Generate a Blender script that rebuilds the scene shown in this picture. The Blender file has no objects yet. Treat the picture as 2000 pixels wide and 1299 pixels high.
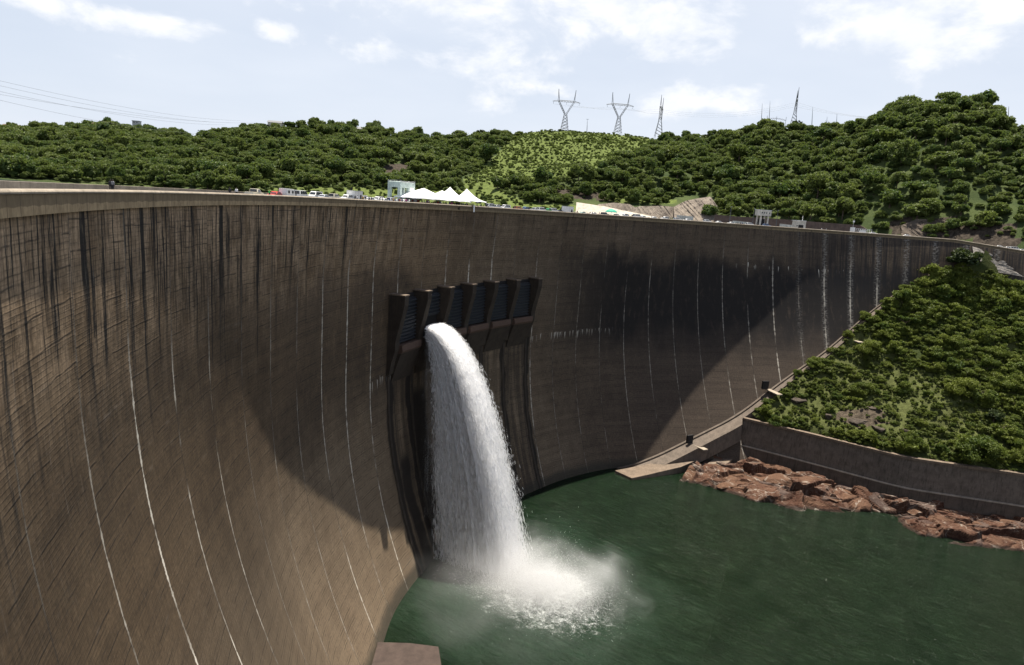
import bpy, bmesh, math, random
import numpy as np
from mathutils import Vector, Matrix, Euler

rnd = random.Random(11)
rng = np.random.default_rng(7)
SC = bpy.context.scene
COL = SC.collection
R_ = math.radians

# ------------------------------------------------------------------ camera
# metres; the river surface is z = 0, the crest of the dam is z = 120
CAM_Z = 121.43
FOC, PITCH, ROLL = 1294.168, 0.19010, 0.07168      # focal length in 2000-px units
cam_d = bpy.data.cameras.new('camera')
cam = bpy.data.objects.new('camera', cam_d)
COL.objects.link(cam)
cam_d.sensor_width = 36.0
cam_d.lens = 36.0 * FOC / 2000.0
cam_d.clip_start = 0.5
cam_d.clip_end = 20000
cp, sp = math.cos(PITCH), math.sin(PITCH)
cr, sr = math.cos(ROLL), math.sin(ROLL)
fwd = Vector((0, cp, -sp)); up0 = Vector((0, sp, cp)); rt0 = Vector((1, 0, 0))
rt = rt0 * cr + up0 * sr
upv = -rt0 * sr + up0 * cr
cam.matrix_world = Matrix(((rt.x, upv.x, -fwd.x, 0), (rt.y, upv.y, -fwd.y, 0), (rt.z, upv.z, -fwd.z, CAM_Z), (0, 0, 0, 1)))
SC.camera = cam

# ------------------------------------------------------------------ light and sky
SUN_E, SUN_DIR = R_(78.0), (0.05, 0.9987)           # elevation, horizontal direction to the sun
SUN_AZ = math.atan2(SUN_DIR[0], SUN_DIR[1])
sd = bpy.data.lights.new('sun', 'SUN'); sun = bpy.data.objects.new('sun', sd); COL.objects.link(sun)
sd.energy = 5.0; sd.angle = R_(0.53); sd.color = (1.0, 0.93, 0.81)
tosun = Vector((math.sin(SUN_AZ) * math.cos(SUN_E), math.cos(SUN_AZ) * math.cos(SUN_E), math.sin(SUN_E)))
sun.rotation_euler = tosun.to_track_quat('Z', 'Y').to_euler()
sun.location = (0, 300, 500)

SC.view_settings.view_transform = 'Standard'
SC.view_settings.look = 'None'
SC.view_settings.exposure = 1.02
SC.view_settings.gamma = 1.0
SC.cycles.max_bounces = 12
SC.cycles.diffuse_bounces = 8
SC.cycles.transparent_max_bounces = 24
SC.cycles.volume_bounces = 4
SC.cycles.volume_step_rate = 2.0
SC.cycles.volume_max_steps = 128


class NB:
    """small helper for node trees"""
    def __init__(s, nt):
        s.nt = nt; s.n = nt.nodes; s.l = nt.links

    def new(s, typ, props=None, **ins):
        nd = s.n.new(typ)
        for k, v in (props or {}).items():
            setattr(nd, k, v)
        for k, v in ins.items():
            s.put(nd, k, v)
        return nd

    def put(s, nd, k, v):
        if isinstance(k, str) and k.startswith('i') and k[1:].isdigit():
            sock = nd.inputs[int(k[1:])]
        else:
            sock = nd.inputs[k.replace('_', ' ')]
        if isinstance(v, bpy.types.NodeSocket):
            s.l.new(v, sock)
        elif isinstance(v, bpy.types.Node):
            s.l.new(v.outputs[0], sock)
        else:
            if sock.type == 'RGBA' and len(v) == 3:
                v = (*v, 1)
            sock.default_value = v

    def m(s, op, a, b=0.0, c=0.0, clamp=False):
        nd = s.n.new('ShaderNodeMath'); nd.operation = op; nd.use_clamp = clamp
        for i, v in enumerate((a, b, c)):
            s.put(nd, 'i%d' % i, v)
        return nd.outputs[0]

    def ss(s, v, lo, hi, a=0.0, b=1.0):
        nd = s.n.new('ShaderNodeMapRange'); nd.interpolation_type = 'SMOOTHSTEP'
        if lo > hi:
            lo, hi, a, b = hi, lo, b, a
        for i, x in enumerate((v, lo, hi, a, b)):
            s.put(nd, 'i%d' % i, x)
        return nd.outputs[0]

    def ssv(s, v, lo, hi):
        nd = s.n.new('ShaderNodeMapRange'); nd.interpolation_type = 'LINEAR'; nd.clamp = True
        for i, x in enumerate((v, lo, hi, 0.0, 1.0)):
            s.put(nd, 'i%d' % i, x)
        return nd.outputs[0]

    def mix(s, f, a, b, blend='MIX'):
        nd = s.n.new('ShaderNodeMix'); nd.data_type = 'RGBA'; nd.blend_type = blend
        s.put(nd, 'i0', f); s.put(nd, 'i6', a); s.put(nd, 'i7', b)
        return nd.outputs[2]

    def noise(s, vec, scale=1.0, detail=4.0, rough=0.55, dist=0.0):
        nd = s.n.new('ShaderNodeTexNoise'); nd.inputs['Scale'].default_value = scale
        nd.inputs['Detail'].default_value = detail; nd.inputs['Roughness'].default_value = rough
        nd.inputs['Distortion'].default_value = dist
        s.put(nd, 'Vector', vec)
        return nd.outputs[0]

    def vec(s, x=0.0, y=0.0, z=0.0):
        nd = s.n.new('ShaderNodeCombineXYZ')
        for i, v in enumerate((x, y, z)):
            s.put(nd, 'i%d' % i, v)
        return nd.outputs[0]

    def vmul(s, v, t):
        nd = s.n.new('ShaderNodeVectorMath'); nd.operation = 'MULTIPLY'
        s.put(nd, 'i0', v); s.put(nd, 'i1', t)
        return nd.outputs[0]


def new_mat(name):
    m = bpy.data.materials.new(name); m.use_nodes = True
    nb = NB(m.node_tree); nb.n.clear()
    out = nb.n.new('ShaderNodeOutputMaterial')
    return m, nb, out


def simple_mat(name, col, rough=0.6, metal=0.0, var=0.15, scale=1.5, spec=0.4):
    m, nb, out = new_mat(name)
    tc = nb.new('ShaderNodeTexCoord')
    n = nb.noise(tc.outputs['Object'], scale, 5, 0.6)
    f = nb.m('MULTIPLY_ADD', n, 2 * var, 1 - var)
    c = nb.mix(1.0, col, nb.vec(f, f, f), 'MULTIPLY')
    b = nb.new('ShaderNodeBsdfPrincipled', Base_Color=c, Roughness=rough, Metallic=metal)
    b.inputs['Specular IOR Level'].default_value = spec
    nb.l.new(b.outputs[0], out.inputs[0])
    return m


def make_world():
    w = bpy.data.worlds.new('World'); SC.world = w; w.use_nodes = True
    nb = NB(w.node_tree); nb.n.clear()
    out = nb.n.new('ShaderNodeOutputWorld')
    sky = nb.n.new('ShaderNodeTexSky'); sky.sky_type = 'NISHITA'; sky.sun_disc = False
    sky.sun_elevation = SUN_E; sky.sun_rotation = SUN_AZ
    sky.air_density = 1.0; sky.dust_density = 2.0; sky.ozone_density = 1.0
    tc = nb.n.new('ShaderNodeTexCoord')
    g = tc.outputs['Generated']
    sep = nb.n.new('ShaderNodeSeparateXYZ'); nb.l.new(g, sep.inputs[0])
    # project the view direction on a high cloud plane so the clouds flatten towards the horizon
    zc = nb.m('MAXIMUM', nb.m('ADD', sep.outputs[2], 0.14), 0.05)
    px = nb.m('DIVIDE', sep.outputs[0], zc); py = nb.m('DIVIDE', sep.outputs[1], zc)
    P = nb.vec(px, py, 0.0)
    n1 = nb.noise(P, 0.95, 9, 0.56, 0.15)
    n2 = nb.noise(nb.vec(nb.m('ADD', px, 7.3), py, 3.0), 0.30, 5, 0.55)
    veil = nb.ss(n2, 0.30, 0.66)
    # cumulus heaps: wide soft regions, at fixed bearings in the sky, broken up by the noise
    def heap(az, el, wa, we):
        a, e = R_(az), R_(el)
        d = (math.sin(a) * math.cos(e), math.cos(a) * math.cos(e), math.sin(e))
        rt = (math.cos(a), -math.sin(a), 0.0)
        dx = nb.m('ADD', nb.m('MULTIPLY', sep.outputs[0], rt[0] / wa), nb.m('MULTIPLY', sep.outputs[1], rt[1] / wa))
        dz = nb.m('DIVIDE', nb.m('SUBTRACT', sep.outputs[2], d[2]), we)
        r2 = nb.m('ADD', nb.m('MULTIPLY', dx, dx), nb.m('MULTIPLY', dz, dz))
        return nb.m('SUBTRACT', 1.0, nb.m('SQRT', r2))
    reg = None
    for h in ((-8.5, 14.5, .17, .060), (-9, 11.0, .17, .030), (7.5, 15.0, .12, .060), (1.0, 9.6, .10, .030), (-21.5, 16.0, .06, .028), (-20, 11.6, .03, .015), (24.5, 14.5, .11, .040),
              (32, 16.0, .15, .070), (14, 9.0, .10, .02), (-30, 11, .10, .02), (-2, 20.0, .25, .05), (20, 21, .2, .05), (-45, 14, .2, .05), (60, 16, .25, .08), (110, 20, .5, .2), (-120, 22, .5, .2), (180, 25, .6, .2)):
        v = heap(*h)
        reg = v if reg is None else nb.m('MAXIMUM', reg, v)
    nf = nb.noise(nb.vmul(g, (1.0, 1.0, 1.9)), 7.0, 10, 0.60, 0.2)
    dens = nb.m('ADD', nb.m('MULTIPLY', reg, 0.62), nb.m('MULTIPLY_ADD', nf, 3.0, -1.5))
    cum = nb.ss(dens, 0.0, 0.62)
    shade = nb.noise(nb.vmul(g, (1.0, 1.0, 2.2)), 12.0, 6, 0.6)
    ccol = nb.mix(nb.ss(shade, 0.35, 0.65), (9.1, 9.3, 9.7), (10.0, 10.0, 10.1))
    base = nb.mix(nb.ss(sep.outputs[2], 0.26, 0.55, .70, .06), sky.outputs[0], (6.5, 7.3, 8.7))
    hz = nb.ss(sep.outputs[2], 0.0, 0.30, 1.0, 0.0)
    base = nb.mix(nb.m('MULTIPLY', hz, 0.6), base, (7.9, 8.4, 9.3))
    base = nb.mix(nb.m('MULTIPLY', veil, nb.ss(sep.outputs[2], .26, .5, .55, .04)), base, (8.4, 8.8, 9.5))
    c = nb.mix(nb.m('MULTIPLY', cum, nb.ss(sep.outputs[2], .30, .6, .90, .3)), base, ccol)
    bg = nb.new('ShaderNodeBackground', Color=c, Strength=0.055)
    nb.l.new(bg.outputs[0], out.inputs[0])


make_world()

# ------------------------------------------------------------------ survey helpers (all true positions in the gorge)
CX, CY, RAD, T0 = 192.2575, 125.6746, 241.967, 3.416373
BLK = 15.0                                           # spacing of the contraction joints


def ray(x, y):
    X = x - 1000.0; Y = y - 649.5
    a = X * cr + Y * sr; b = -X * sr + Y * cr
    d0, d1, d2 = a / FOC, 1.0, -b / FOC
    return np.array([d0, d1 * cp + d2 * sp, d2 * cp - d1 * sp])


def proj(P):
    P = np.asarray(P, float)
    x, y, z = P[..., 0], P[..., 1], P[..., 2] - CAM_Z
    d = y * cp - z * sp; u = z * cp + y * sp
    d = np.where(d < 0.1, 0.1, d)
    X = FOC * x / d; Y = -FOC * u / d
    return np.stack([1000 + X * cr - Y * sr, 649.5 + X * sr + Y * cr, d], -1)


def onz(x, y, z):
    d = ray(x, y); s = (z - CAM_Z) / d[2]
    return Vector((d[0] * s, d[1] * s, z))


def atd(x, y, dist):
    d = ray(x, y); s = dist / math.hypot(d[0], d[1])
    return Vector((d[0] * s, d[1] * s, d[2] * s + CAM_Z))


KD0 = [-6, 0, 1, 2, 4, 5, 7, 8, 12, 17, 19, 21, 23, 25, 27, 29, 34, 40]
D0 = [8, 13, 15, 20, 28, 38, 42, 50, 56, 54, 45, 22, 3, -9, -20, -24, -28, -28]
AA = [.0034, .0034, .0034, .0034, .0031, .0030, .0032, .0033, .0034, .0034, .0029, .0028, .0027, .0028, .0028, .0027, .0027, .0027]
BB = [0, 0, 0, 0, 0, .3, 1.4, 1.8, 1.8, 1.8, .5, 0, 0, 0, 0, 0, 0, 0]
_kk = np.linspace(-8, 42, 1001)


def _smooth(tab):
    v = np.interp(_kk, KD0, tab)
    w = np.hanning(61); w /= w.sum()
    return np.convolve(np.pad(v, 30, mode='edge'), w, 'valid')


_d0, _aa, _bb = _smooth(D0), _smooth(AA), _smooth(BB)


def inset(k, d):
    d0 = np.interp(k, _kk, _d0); a = np.interp(k, _kk, _aa); b = np.interp(k, _kk, _bb)
    return a * np.maximum(0, d - d0) ** 2 - a * np.minimum(d0, 0) ** 2 * np.exp(-d / 8.0) - b * np.clip(d / 20.0, 0, 1)


def crest_drop(k):
    return np.where(np.asarray(k) > 32.6, (np.asarray(k) - 32.6) * 1.45, 0.0)


def wall_pt(k, d, off=0.0):
    """point on the downstream face: joint number k, drop below crest d, off = metres towards the river"""
    k = np.asarray(k, float); d = np.asarray(d, float)
    t = T0 - k * BLK / RAD
    r = RAD - inset(k, np.maximum(d, 0)) - off
    return np.stack(np.broadcast_arrays(CX + r * np.cos(t), CY + r * np.sin(t), 120.0 - d), -1)


def crest_pt(k, out, h=0.0):
    """point on the crest: out = metres upstream of the downstream edge, h above parapet top"""
    k = np.asarray(k, float)
    kc = np.minimum(k, 34.0); ex = (k - kc) * BLK
    t = T0 - kc * BLK / RAD
    r = RAD + out
    return np.stack(np.broadcast_arrays(CX + r * np.cos(t) + ex * np.sin(t), CY + r * np.sin(t) - ex * np.cos(t), 120.0 + h - crest_drop(k)), -1)


def nin(k):
    t = T0 - min(k, 34.0) * BLK / RAD
    return Vector((-math.cos(t), -math.sin(t), 0))


def tang(k):
    t = T0 - min(k, 34.0) * BLK / RAD
    return Vector((math.sin(t), -math.cos(t), 0))


_kg = np.linspace(-1, 36, 3000)


def k_at(x, out=4.0, h=-0.7):
    """joint number of the point of the crest roadway seen in column x of the survey photograph"""
    p = proj(crest_pt(_kg, out, h))[:, 0]
    return float(np.interp(x, p, _kg))


def dam_hit(x, y):
    d = ray(x, y); s = np.linspace(20, 620, 6001); P = d[:, None] * s
    t = np.arctan2(P[1] - CY, P[0] - CX); t = np.where(t < 0, t + 2 * np.pi, t)
    k = (T0 - t) * RAD / BLK; dr = CAM_Z - 1.43 - (P[2] + CAM_Z)
    g = RAD - inset(k, np.maximum(dr, 0)) - np.hypot(P[0] - CX, P[1] - CY)
    i = np.where((g[:-1] > 0) & (g[1:] <= 0))[0][0]
    return float(k[i]), float(dr[i])


# numpy value noise ------------------------------------------------------------
def _hash(ix, iy, iz, seed):
    h = (ix.astype(np.int64) * 374761393 + iy.astype(np.int64) * 668265263 + iz.astype(np.int64) * 2147483647 + seed * 144665) & 0x7fffffff
    h = ((h ^ (h >> 13)) * 1274126177) & 0x7fffffff
    return ((h ^ (h >> 16)) & 0xffff) / 65535.0


def vnoise(P, seed=0):
    P = np.asarray(P, float)
    if P.shape[-1] == 2:
        P = np.concatenate([P, np.zeros(P.shape[:-1] + (1,))], -1)
    i = np.floor(P); f = P - i; f = f * f * (3 - 2 * f)
    ix, iy, iz = i[..., 0], i[..., 1], i[..., 2]
    r = 0
    for a in (0, 1):
        for b in (0, 1):
            for c in (0, 1):
                w = (f[..., 0] if a else 1 - f[..., 0]) * (f[..., 1] if b else 1 - f[..., 1]) * (f[..., 2] if c else 1 - f[..., 2])
                r = r + w * _hash(ix + a, iy + b, iz + c, seed)
    return r


def fbm(P, scale, octaves=4, seed=0, gain=0.5):
    P = np.asarray(P, float) * scale
    s, a, tot = 0, 1.0, 0
    for o in range(octaves):
        s = s + a * (vnoise(P * 2 ** o + 17.3 * o, seed + o) - 0.5); tot += a; a *= gain
    return s / tot


# mesh helpers -------------------------------------------------------------------
class MB:
    def __init__(s):
        s.v = []; s.f = []; s.mi = []

    def quad(s, pts, mi=0):
        n = len(s.v); s.v += [tuple(p) for p in pts]; s.f.append(tuple(range(n, n + len(pts)))); s.mi.append(mi)

    def box(s, c, size, mi=0, rot=None, taper=1.0):
        x, y, z = (q / 2 for q in size); n = len(s.v)
        for sz in (-1, 1):
            k = taper if sz > 0 else 1.0
            for sx, sy in ((-1, -1), (1, -1), (1, 1), (-1, 1)):
                p = Vector((sx * x * k, sy * y * k, sz * z))
                if rot is not None:
                    p = rot @ p
                s.v.append(tuple(p + Vector(c)))
        for f in ((3, 2, 1, 0), (4, 5, 6, 7), (0, 1, 5, 4), (1, 2, 6, 5), (2, 3, 7, 6), (3, 0, 4, 7)):
            s.f.append(tuple(n + i for i in f)); s.mi.append(mi)

    def prism(s, prof, axis_pts, mi=0):
        """loft a closed profile list of rings (each a list of points) and cap both ends"""
        n = len(s.v); m = len(prof)
        for ring in axis_pts:
            s.v += [tuple(p) for p in ring]
        for j in range(len(axis_pts) - 1):
            for i in range(m):
                a = n + j * m + i; b = n + j * m + (i + 1) % m
                s.f.append((a, b, b + m, a + m)); s.mi.append(mi)
        s.f.append(tuple(n + i for i in range(m - 1, -1, -1))); s.mi.append(mi)
        s.f.append(tuple(n + (len(axis_pts) - 1) * m + i for i in range(m))); s.mi.append(mi)

    def loft(s, rings, mi=0):
        s.prism(rings[0], rings, mi)

    def tube(s, pts, r, n=6, mi=0):
        pts = [Vector(p) for p in pts]; rings = []
        for i, p in enumerate(pts):
            d = (pts[min(i + 1, len(pts) - 1)] - pts[max(i - 1, 0)]).normalized()
            a = d.cross(Vector((0, 0, 1)))
            if a.length < 1e-3:
                a = Vector((1, 0, 0))
            a.normalize(); b = d.cross(a)
            rr = r[i] if isinstance(r, (list, tuple)) else r
            rings.append([p + (a * math.cos(2 * math.pi * k / n) + b * math.sin(2 * math.pi * k / n)) * rr for k in range(n)])
        s.loft(rings, mi)

    def build(s, name, mats, parent=None, smooth=False):
        me = bpy.data.meshes.new(name); me.from_pydata(s.v, [], s.f)
        mats = mats if isinstance(mats, (list, tuple)) else [mats]
        for m in mats:
            if m:
                me.materials.append(m)
        if len(mats) > 1:
            me.polygons.foreach_set('material_index', s.mi)
        bm = bmesh.new(); bm.from_mesh(me); bmesh.ops.recalc_face_normals(bm, faces=bm.faces); bm.to_mesh(me); bm.free()
        if smooth:
            me.polygons.foreach_set('use_smooth', [True] * len(me.polygons))
        return link(name, me, parent)


def link(name, me, parent=None):
    o = bpy.data.objects.new(name, me); COL.objects.link(o)
    if parent:
        o.parent = parent
    return o


def grid_mesh(name, P, mats, parent=None, smooth=True, uv=None, attrs=None, skip=None):
    """P: (rows, cols, 3) array"""
    nr, nc = P.shape[:2]
    me = bpy.data.meshes.new(name)
    idx = np.arange(nr * nc).reshape(nr, nc)
    q = np.stack([idx[:-1, :-1], idx[:-1, 1:], idx[1:, 1:], idx[1:, :-1]], -1).reshape(-1, 4)
    if skip is not None:
        q = q[~skip.reshape(-1)]
    return quads_mesh(name, P.reshape(-1, 3), q, mats, parent, smooth, uv, attrs)


def quads_mesh(name, V, Q, mats, parent=None, smooth=False, uv=None, attrs=None, mat_idx=None):
    me = bpy.data.meshes.new(name)
    n = len(Q); k = Q.shape[1]
    me.vertices.add(len(V)); me.vertices.foreach_set('co', np.asarray(V, np.float32).ravel())
    me.loops.add(n * k); me.loops.foreach_set('vertex_index', Q.astype(np.int32).ravel())
    me.polygons.add(n)
    me.polygons.foreach_set('loop_start', np.arange(0, n * k, k, dtype=np.int32))
    try:
        me.polygons.foreach_set('loop_total', np.full(n, k, np.int32))
    except Exception:
        pass
    me.polygons.foreach_set('use_smooth', np.full(n, smooth))
    if mat_idx is not None:
        me.polygons.foreach_set('material_index', mat_idx.astype(np.int32))
    me.update(calc_edges=True)
    for m in (mats if isinstance(mats, (list, tuple)) else [mats]):
        me.materials.append(m)
    if uv is not None:
        l = me.uv_layers.new(name='surface')
        l.data.foreach_set('uv', np.asarray(uv, np.float32)[Q.ravel()].ravel())
    for nm, a in (attrs or {}).items():
        at = me.attributes.new(nm, 'FLOAT', 'POINT'); at.data.foreach_set('value', np.asarray(a, np.float32).ravel())
    me.validate()
    return link(name, me, parent)


def empty(name, loc, rz=0.0):
    o = bpy.data.objects.new(name, None); COL.objects.link(o)
    o.location = loc; o.rotation_euler = (0, 0, rz); o.empty_display_size = 1
    return o


def tag(o, label, cat, group=None, kind=None):
    o['label'] = label; o['category'] = cat
    if group:
        o['group'] = group
    if kind:
        o['kind'] = kind
    return o


def kind(o, k):
    o['kind'] = k
    return o


# ------------------------------------------------------------------ concrete materials
def wall_material():
    m, nb, out = new_mat('dam_concrete')
    uvn = nb.n.new('ShaderNodeUVMap'); uvn.uv_map = 'surface'
    sep = nb.n.new('ShaderNodeSeparateXYZ'); nb.l.new(uvn.outputs[0], sep.inputs[0])
    u, v = sep.outputs[0], sep.outputs[1]                   # metres along the crest, metres below it
    k = nb.m('DIVIDE', u, BLK)
    P = nb.vec(u, v, 0.0)

    def nz(su, sv, off=0.0, detail=4, rough=0.6, dist=0.0):
        return nb.noise(nb.vec(nb.m('MULTIPLY', u, su), nb.m('MULTIPLY', v, sv), off), 1.0, detail, rough, dist)

    big = nz(.03, .03, 1.0, 5)
    mid = nz(.22, .10, 5.0, 6, .65)
    fine = nz(2.6, 0.55, 9.0, 4, .7)
    grain = nz(1.1, 2.2, 14.0, 5, .75)
    # blocks poured separately: each column a little different
    blk = nb.n.new('ShaderNodeTexWhiteNoise'); blk.noise_dimensions = '1D'
    nb.l.new(nb.m('FLOOR', k), blk.inputs['W'])
    br = blk.outputs[0]
    lift_id = nb.m('FLOOR', nb.m('DIVIDE', nb.m('ADD', v, nb.m('MULTIPLY', br, 1.5)), 1.5))
    pan = nb.n.new('ShaderNodeTexWhiteNoise'); pan.noise_dimensions = '2D'
    nb.l.new(nb.vec(nb.m('FLOOR', k), lift_id, 0.0), pan.inputs['Vector'])
    c = nb.mix(nb.ss(big, .32, .68), (.088, .062, .041), (.158, .115, .078))
    c = nb.mix(nb.m('MULTIPLY', nb.ss(mid, .30, .72), .55), c, (.205, .155, .108))
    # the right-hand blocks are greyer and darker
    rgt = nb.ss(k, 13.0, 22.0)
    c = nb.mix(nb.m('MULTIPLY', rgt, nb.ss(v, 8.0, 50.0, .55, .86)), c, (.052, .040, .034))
    upl = nb.m('MULTIPLY', nb.m('MULTIPLY', nb.ss(v, 34.0, 8.0), nb.ss(k, 13.0, 7.0)), nb.ss(nz(.30, .10, 17.0, 5, .7), .38, .62))
    c = nb.mix(nb.m('MULTIPLY', upl, .85), c, (.34, .265, .20))
    lft = nb.m('MULTIPLY_ADD', nb.m('MULTIPLY', nb.m('MULTIPLY', nb.ss(k, 6.4, 2.6), nb.ss(v, 4.0, 28.0)), nb.ss(big, .10, .40)), -.60, 1.0)
    c = nb.mix(1.0, c, nb.vec(lft, lft, lft), 'MULTIPLY')
    tone = nb.m('ADD', nb.m('MULTIPLY_ADD', fine, 1.3, .35), nb.m('MULTIPLY_ADD', pan.outputs[0], .22, -.11))
    tone = nb.m('MULTIPLY', tone, nb.m('MULTIPLY_ADD', grain, 1.5, .25))
    c = nb.mix(1.0, c, nb.vec(tone, tone, tone), 'MULTIPLY')

    # warmer, paler tint low on the left blocks
    low = nb.m('MULTIPLY', nb.ss(v, 45.0, 95.0), nb.ss(k, 13.0, 8.0))
    c = nb.mix(nb.m('MULTIPLY', low, .36), c, (.185, .135, .092))

    c = nb.mix(1.0, c, (1.0, 1.0, .96), 'MULTIPLY')
    wm = nb.m('MULTIPLY', nb.ss(v, 75.0, 40.0), nb.ss(k, 15.0, 9.0))
    c = nb.mix(wm, c, nb.mix(1.0, c, (1.14, 1.04, .91), 'MULTIPLY'))
    # lift joints: thin broken dark lines with a ragged course
    wob = nb.m('MULTIPLY', nb.m('SUBTRACT', nz(.045, .02, 21.0, 4, .62), .5), 2.4)
    vv = nb.m('ADD', nb.m('ADD', v, wob), nb.m('MULTIPLY', br, 3.0))
    def lines(step, w, off, n_lo, n_hi):
        d = nb.m('ABSOLUTE', nb.m('SUBTRACT', nb.m('FRACT', nb.m('DIVIDE', vv, step)), .5))
        d = nb.m('MULTIPLY', d, step)
        return nb.m('MULTIPLY', nb.ss(d, w, 0.0), nb.ss(nz(.20, .11, off, 4), n_lo, n_hi))
    l1 = lines(3.0, .16, 33.0, .40, .58)
    l2 = lines(1.5, .11, 41.0, .38, .55)
    d3 = nb.m('MULTIPLY', nb.m('ABSOLUTE', nb.m('SUBTRACT', nb.m('FRACT', nb.m('DIVIDE', nb.m('ADD', v, nb.m('MULTIPLY', br, 3.0)), .5)), .5)), .5)
    l3 = nb.m('MULTIPLY', nb.ss(d3, .10, 0.0), nb.ss(nz(.25, .30, 47.0, 4, .7), .34, .58))
    c = nb.mix(nb.m('MULTIPLY', l1, .80), c, (.018, .014, .011))
    c = nb.mix(nb.m('MULTIPLY', l2, .50), c, (.025, .019, .015))
    c = nb.mix(nb.m('MULTIPLY', l3, .32), c, (.03, .023, .018))
    # pale leached edges under the lifts
    pale = nb.m('MULTIPLY', lines(3.0, .5, 52.0, .56, .68), nb.ss(v, 95.0, 10.0))
    c = nb.mix(nb.m('MULTIPLY', pale, .18), c, (.30, .25, .20))

    # black streaks running down from the crest
    uj = nb.m('ADD', u, nb.m('MULTIPLY', nb.m('SUBTRACT', nz(.8, .10, 59.0, 4, .65), .5), 1.1))
    s1 = nb.noise(nb.vec(nb.m('MULTIPLY', uj, .42), nb.m('MULTIPLY', v, .012), 61.0), 1.0, 4, .66)
    s2 = nb.noise(nb.vec(nb.m('MULTIPLY', uj, 1.5), nb.m('MULTIPLY', v, .035), 67.0), 1.0, 4, .7)
    ln = nb.m('MULTIPLY_ADD', nz(.33, .0, 71.0, 2), 115.0, -36.0)
    lnk = nb.m('MULTIPLY', ln, nb.m('MULTIPLY_ADD', nb.ss(k, 13.0, 3.0), .75, .32))
    fall = nb.ss(nb.m('SUBTRACT', v, lnk), 6.0, -22.0)
    st = nb.m('MULTIPLY', nb.m('MAXIMUM', nb.ss(s1, .535, .565), nb.m('MULTIPLY', nb.ss(s2, .53, .59), .9)), fall)
    patchy = nb.m('MULTIPLY_ADD', nz(1.7, .30, 73.0, 5, .75), 2.4, -.38, clamp=True)
    st = nb.m('MULTIPLY', st, patchy)
    st = nb.m('MINIMUM', nb.m('MULTIPLY', st, 1.5), 1.0)
    c = nb.mix(nb.m('MULTIPLY', st, .97), c, (.007, .0065, .0065))
    hair = nb.m('MULTIPLY', nb.ss(nz(3.2, .10, 77.0, 4, .75), .47, .66), nb.ss(v, 42.0, 4.0))
    c = nb.mix(nb.m('MULTIPLY', hair, nb.ss(k, 18.0, 8.0, .25, .55)), c, (.012, .011, .010))
    hair2 = nb.m('MULTIPLY', nb.ss(nz(2.4, .16, 79.0, 4, .75), .57, .70), nb.ss(v, 50.0, 4.0))
    c = nb.mix(nb.m('MULTIPLY', hair2, nb.ss(k, 16.0, 8.0, .12, .42)), c, (.29, .245, .20))

    # black algae fields round and beyond the spillway; on the right also painted shadow
    ed = nb.m('MULTIPLY', nb.m('SUBTRACT', nz(.06, .03, 81.0, 5, .65), .5), 34.0)
    va = nb.m('ADD', v, ed)
    band = nb.m('MULTIPLY', nb.ss(va, 13.0, 26.0), nb.ss(va, 74.0, 50.0))
    kr = nb.m('MAXIMUM', nb.m('MULTIPLY', nb.ss(k, 15.0, 20.0), .95),
              nb.m('MULTIPLY', nb.m('MULTIPLY', nb.ss(k, 3.0, 7.0), nb.ss(k, 12.2, 10.0)), .55))
    alg_shade = nb.m('MULTIPLY', nb.m('MULTIPLY', band, kr), nb.ss(nz(.35, .12, 87.0, 6, .72), .18, .50))
    c = nb.mix(alg_shade, c, (.015, .0135, .0135))
    top_r = nb.m('MULTIPLY', nb.m('MULTIPLY', nb.ss(k, 25.0, 29.0), nb.ss(v, 42.0, 22.0)), nb.ss(nz(.9, .03, 91.0, 4, .7), .35, .62))
    c = nb.mix(nb.m('MULTIPLY', top_r, .85), c, (.012, .0125, .015))

    # wet black runs under the spillway piers
    def run(kc, hw, v0, seed):
        jx = nb.m('MULTIPLY', nb.m('SUBTRACT', nz(0.0, .06, seed, 3), .5), .35)
        d = nb.m('ABSOLUTE', nb.m('SUBTRACT', nb.m('ADD', k, jx), kc))
        return nb.m('MULTIPLY', nb.ss(d, hw, hw * .45), nb.ss(v, v0, v0 + 6.0))
    wet = run(9.80, .20, 48.0, 3.1)
    for kc, hw, v0, sd_ in ((10.62, .16, 44, 5.7), (11.0, .5, 60, 7.9), (10.2, .30, 80, 8.9), (13.75, .14, 46, 9.3), (14.76, .15, 46, 11.2), (15.78, .16, 44, 13.7), (12.7, .3, 46, 15.1), (13.2, .1, 50, 16.1)):
        wet = nb.m('MAXIMUM', wet, run(kc, hw, v0, sd_))
    fld = nb.m('MULTIPLY', nb.m('MULTIPLY', nb.ss(k, 9.6, 10.0), nb.ss(k, 16.2, 15.6)), nb.m('MULTIPLY', nb.ss(v, 46.0, 58.0), nb.ss(nz(.5, .02, 121.0, 4, .65), .36, .58)))
    wet = nb.m('MAXIMUM', wet, nb.m('MULTIPLY', fld, .62))
    c = nb.mix(nb.m('MULTIPLY', wet, .9), c, (.009, .008, .008))

    # white lime along the contraction joints
    kj = nb.m('ADD', k, nb.m('MULTIPLY', nb.m('SUBTRACT', nb.noise(nb.vec(nb.m('ROUND', k), nb.m('MULTIPLY', v, .22), 0.0), 1.0, 4, .7), .5), .030))
    dj = nb.m('MULTIPLY', nb.m('ABSOLUTE', nb.m('SUBTRACT', nb.m('FRACT', nb.m('ADD', kj, .5)), .5)), BLK)
    jid = nb.m('ROUND', k)
    jn = nb.noise(nb.vec(nb.m('MULTIPLY', jid, 7.31), nb.m('MULTIPLY', v, .045), 3.0), 1.0, 4, .7)
    jf = nb.noise(nb.vec(nb.m('MULTIPLY', jid, 3.7), nb.m('MULTIPLY', v, .6), 8.0), 1.0, 3, .7)
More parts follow.
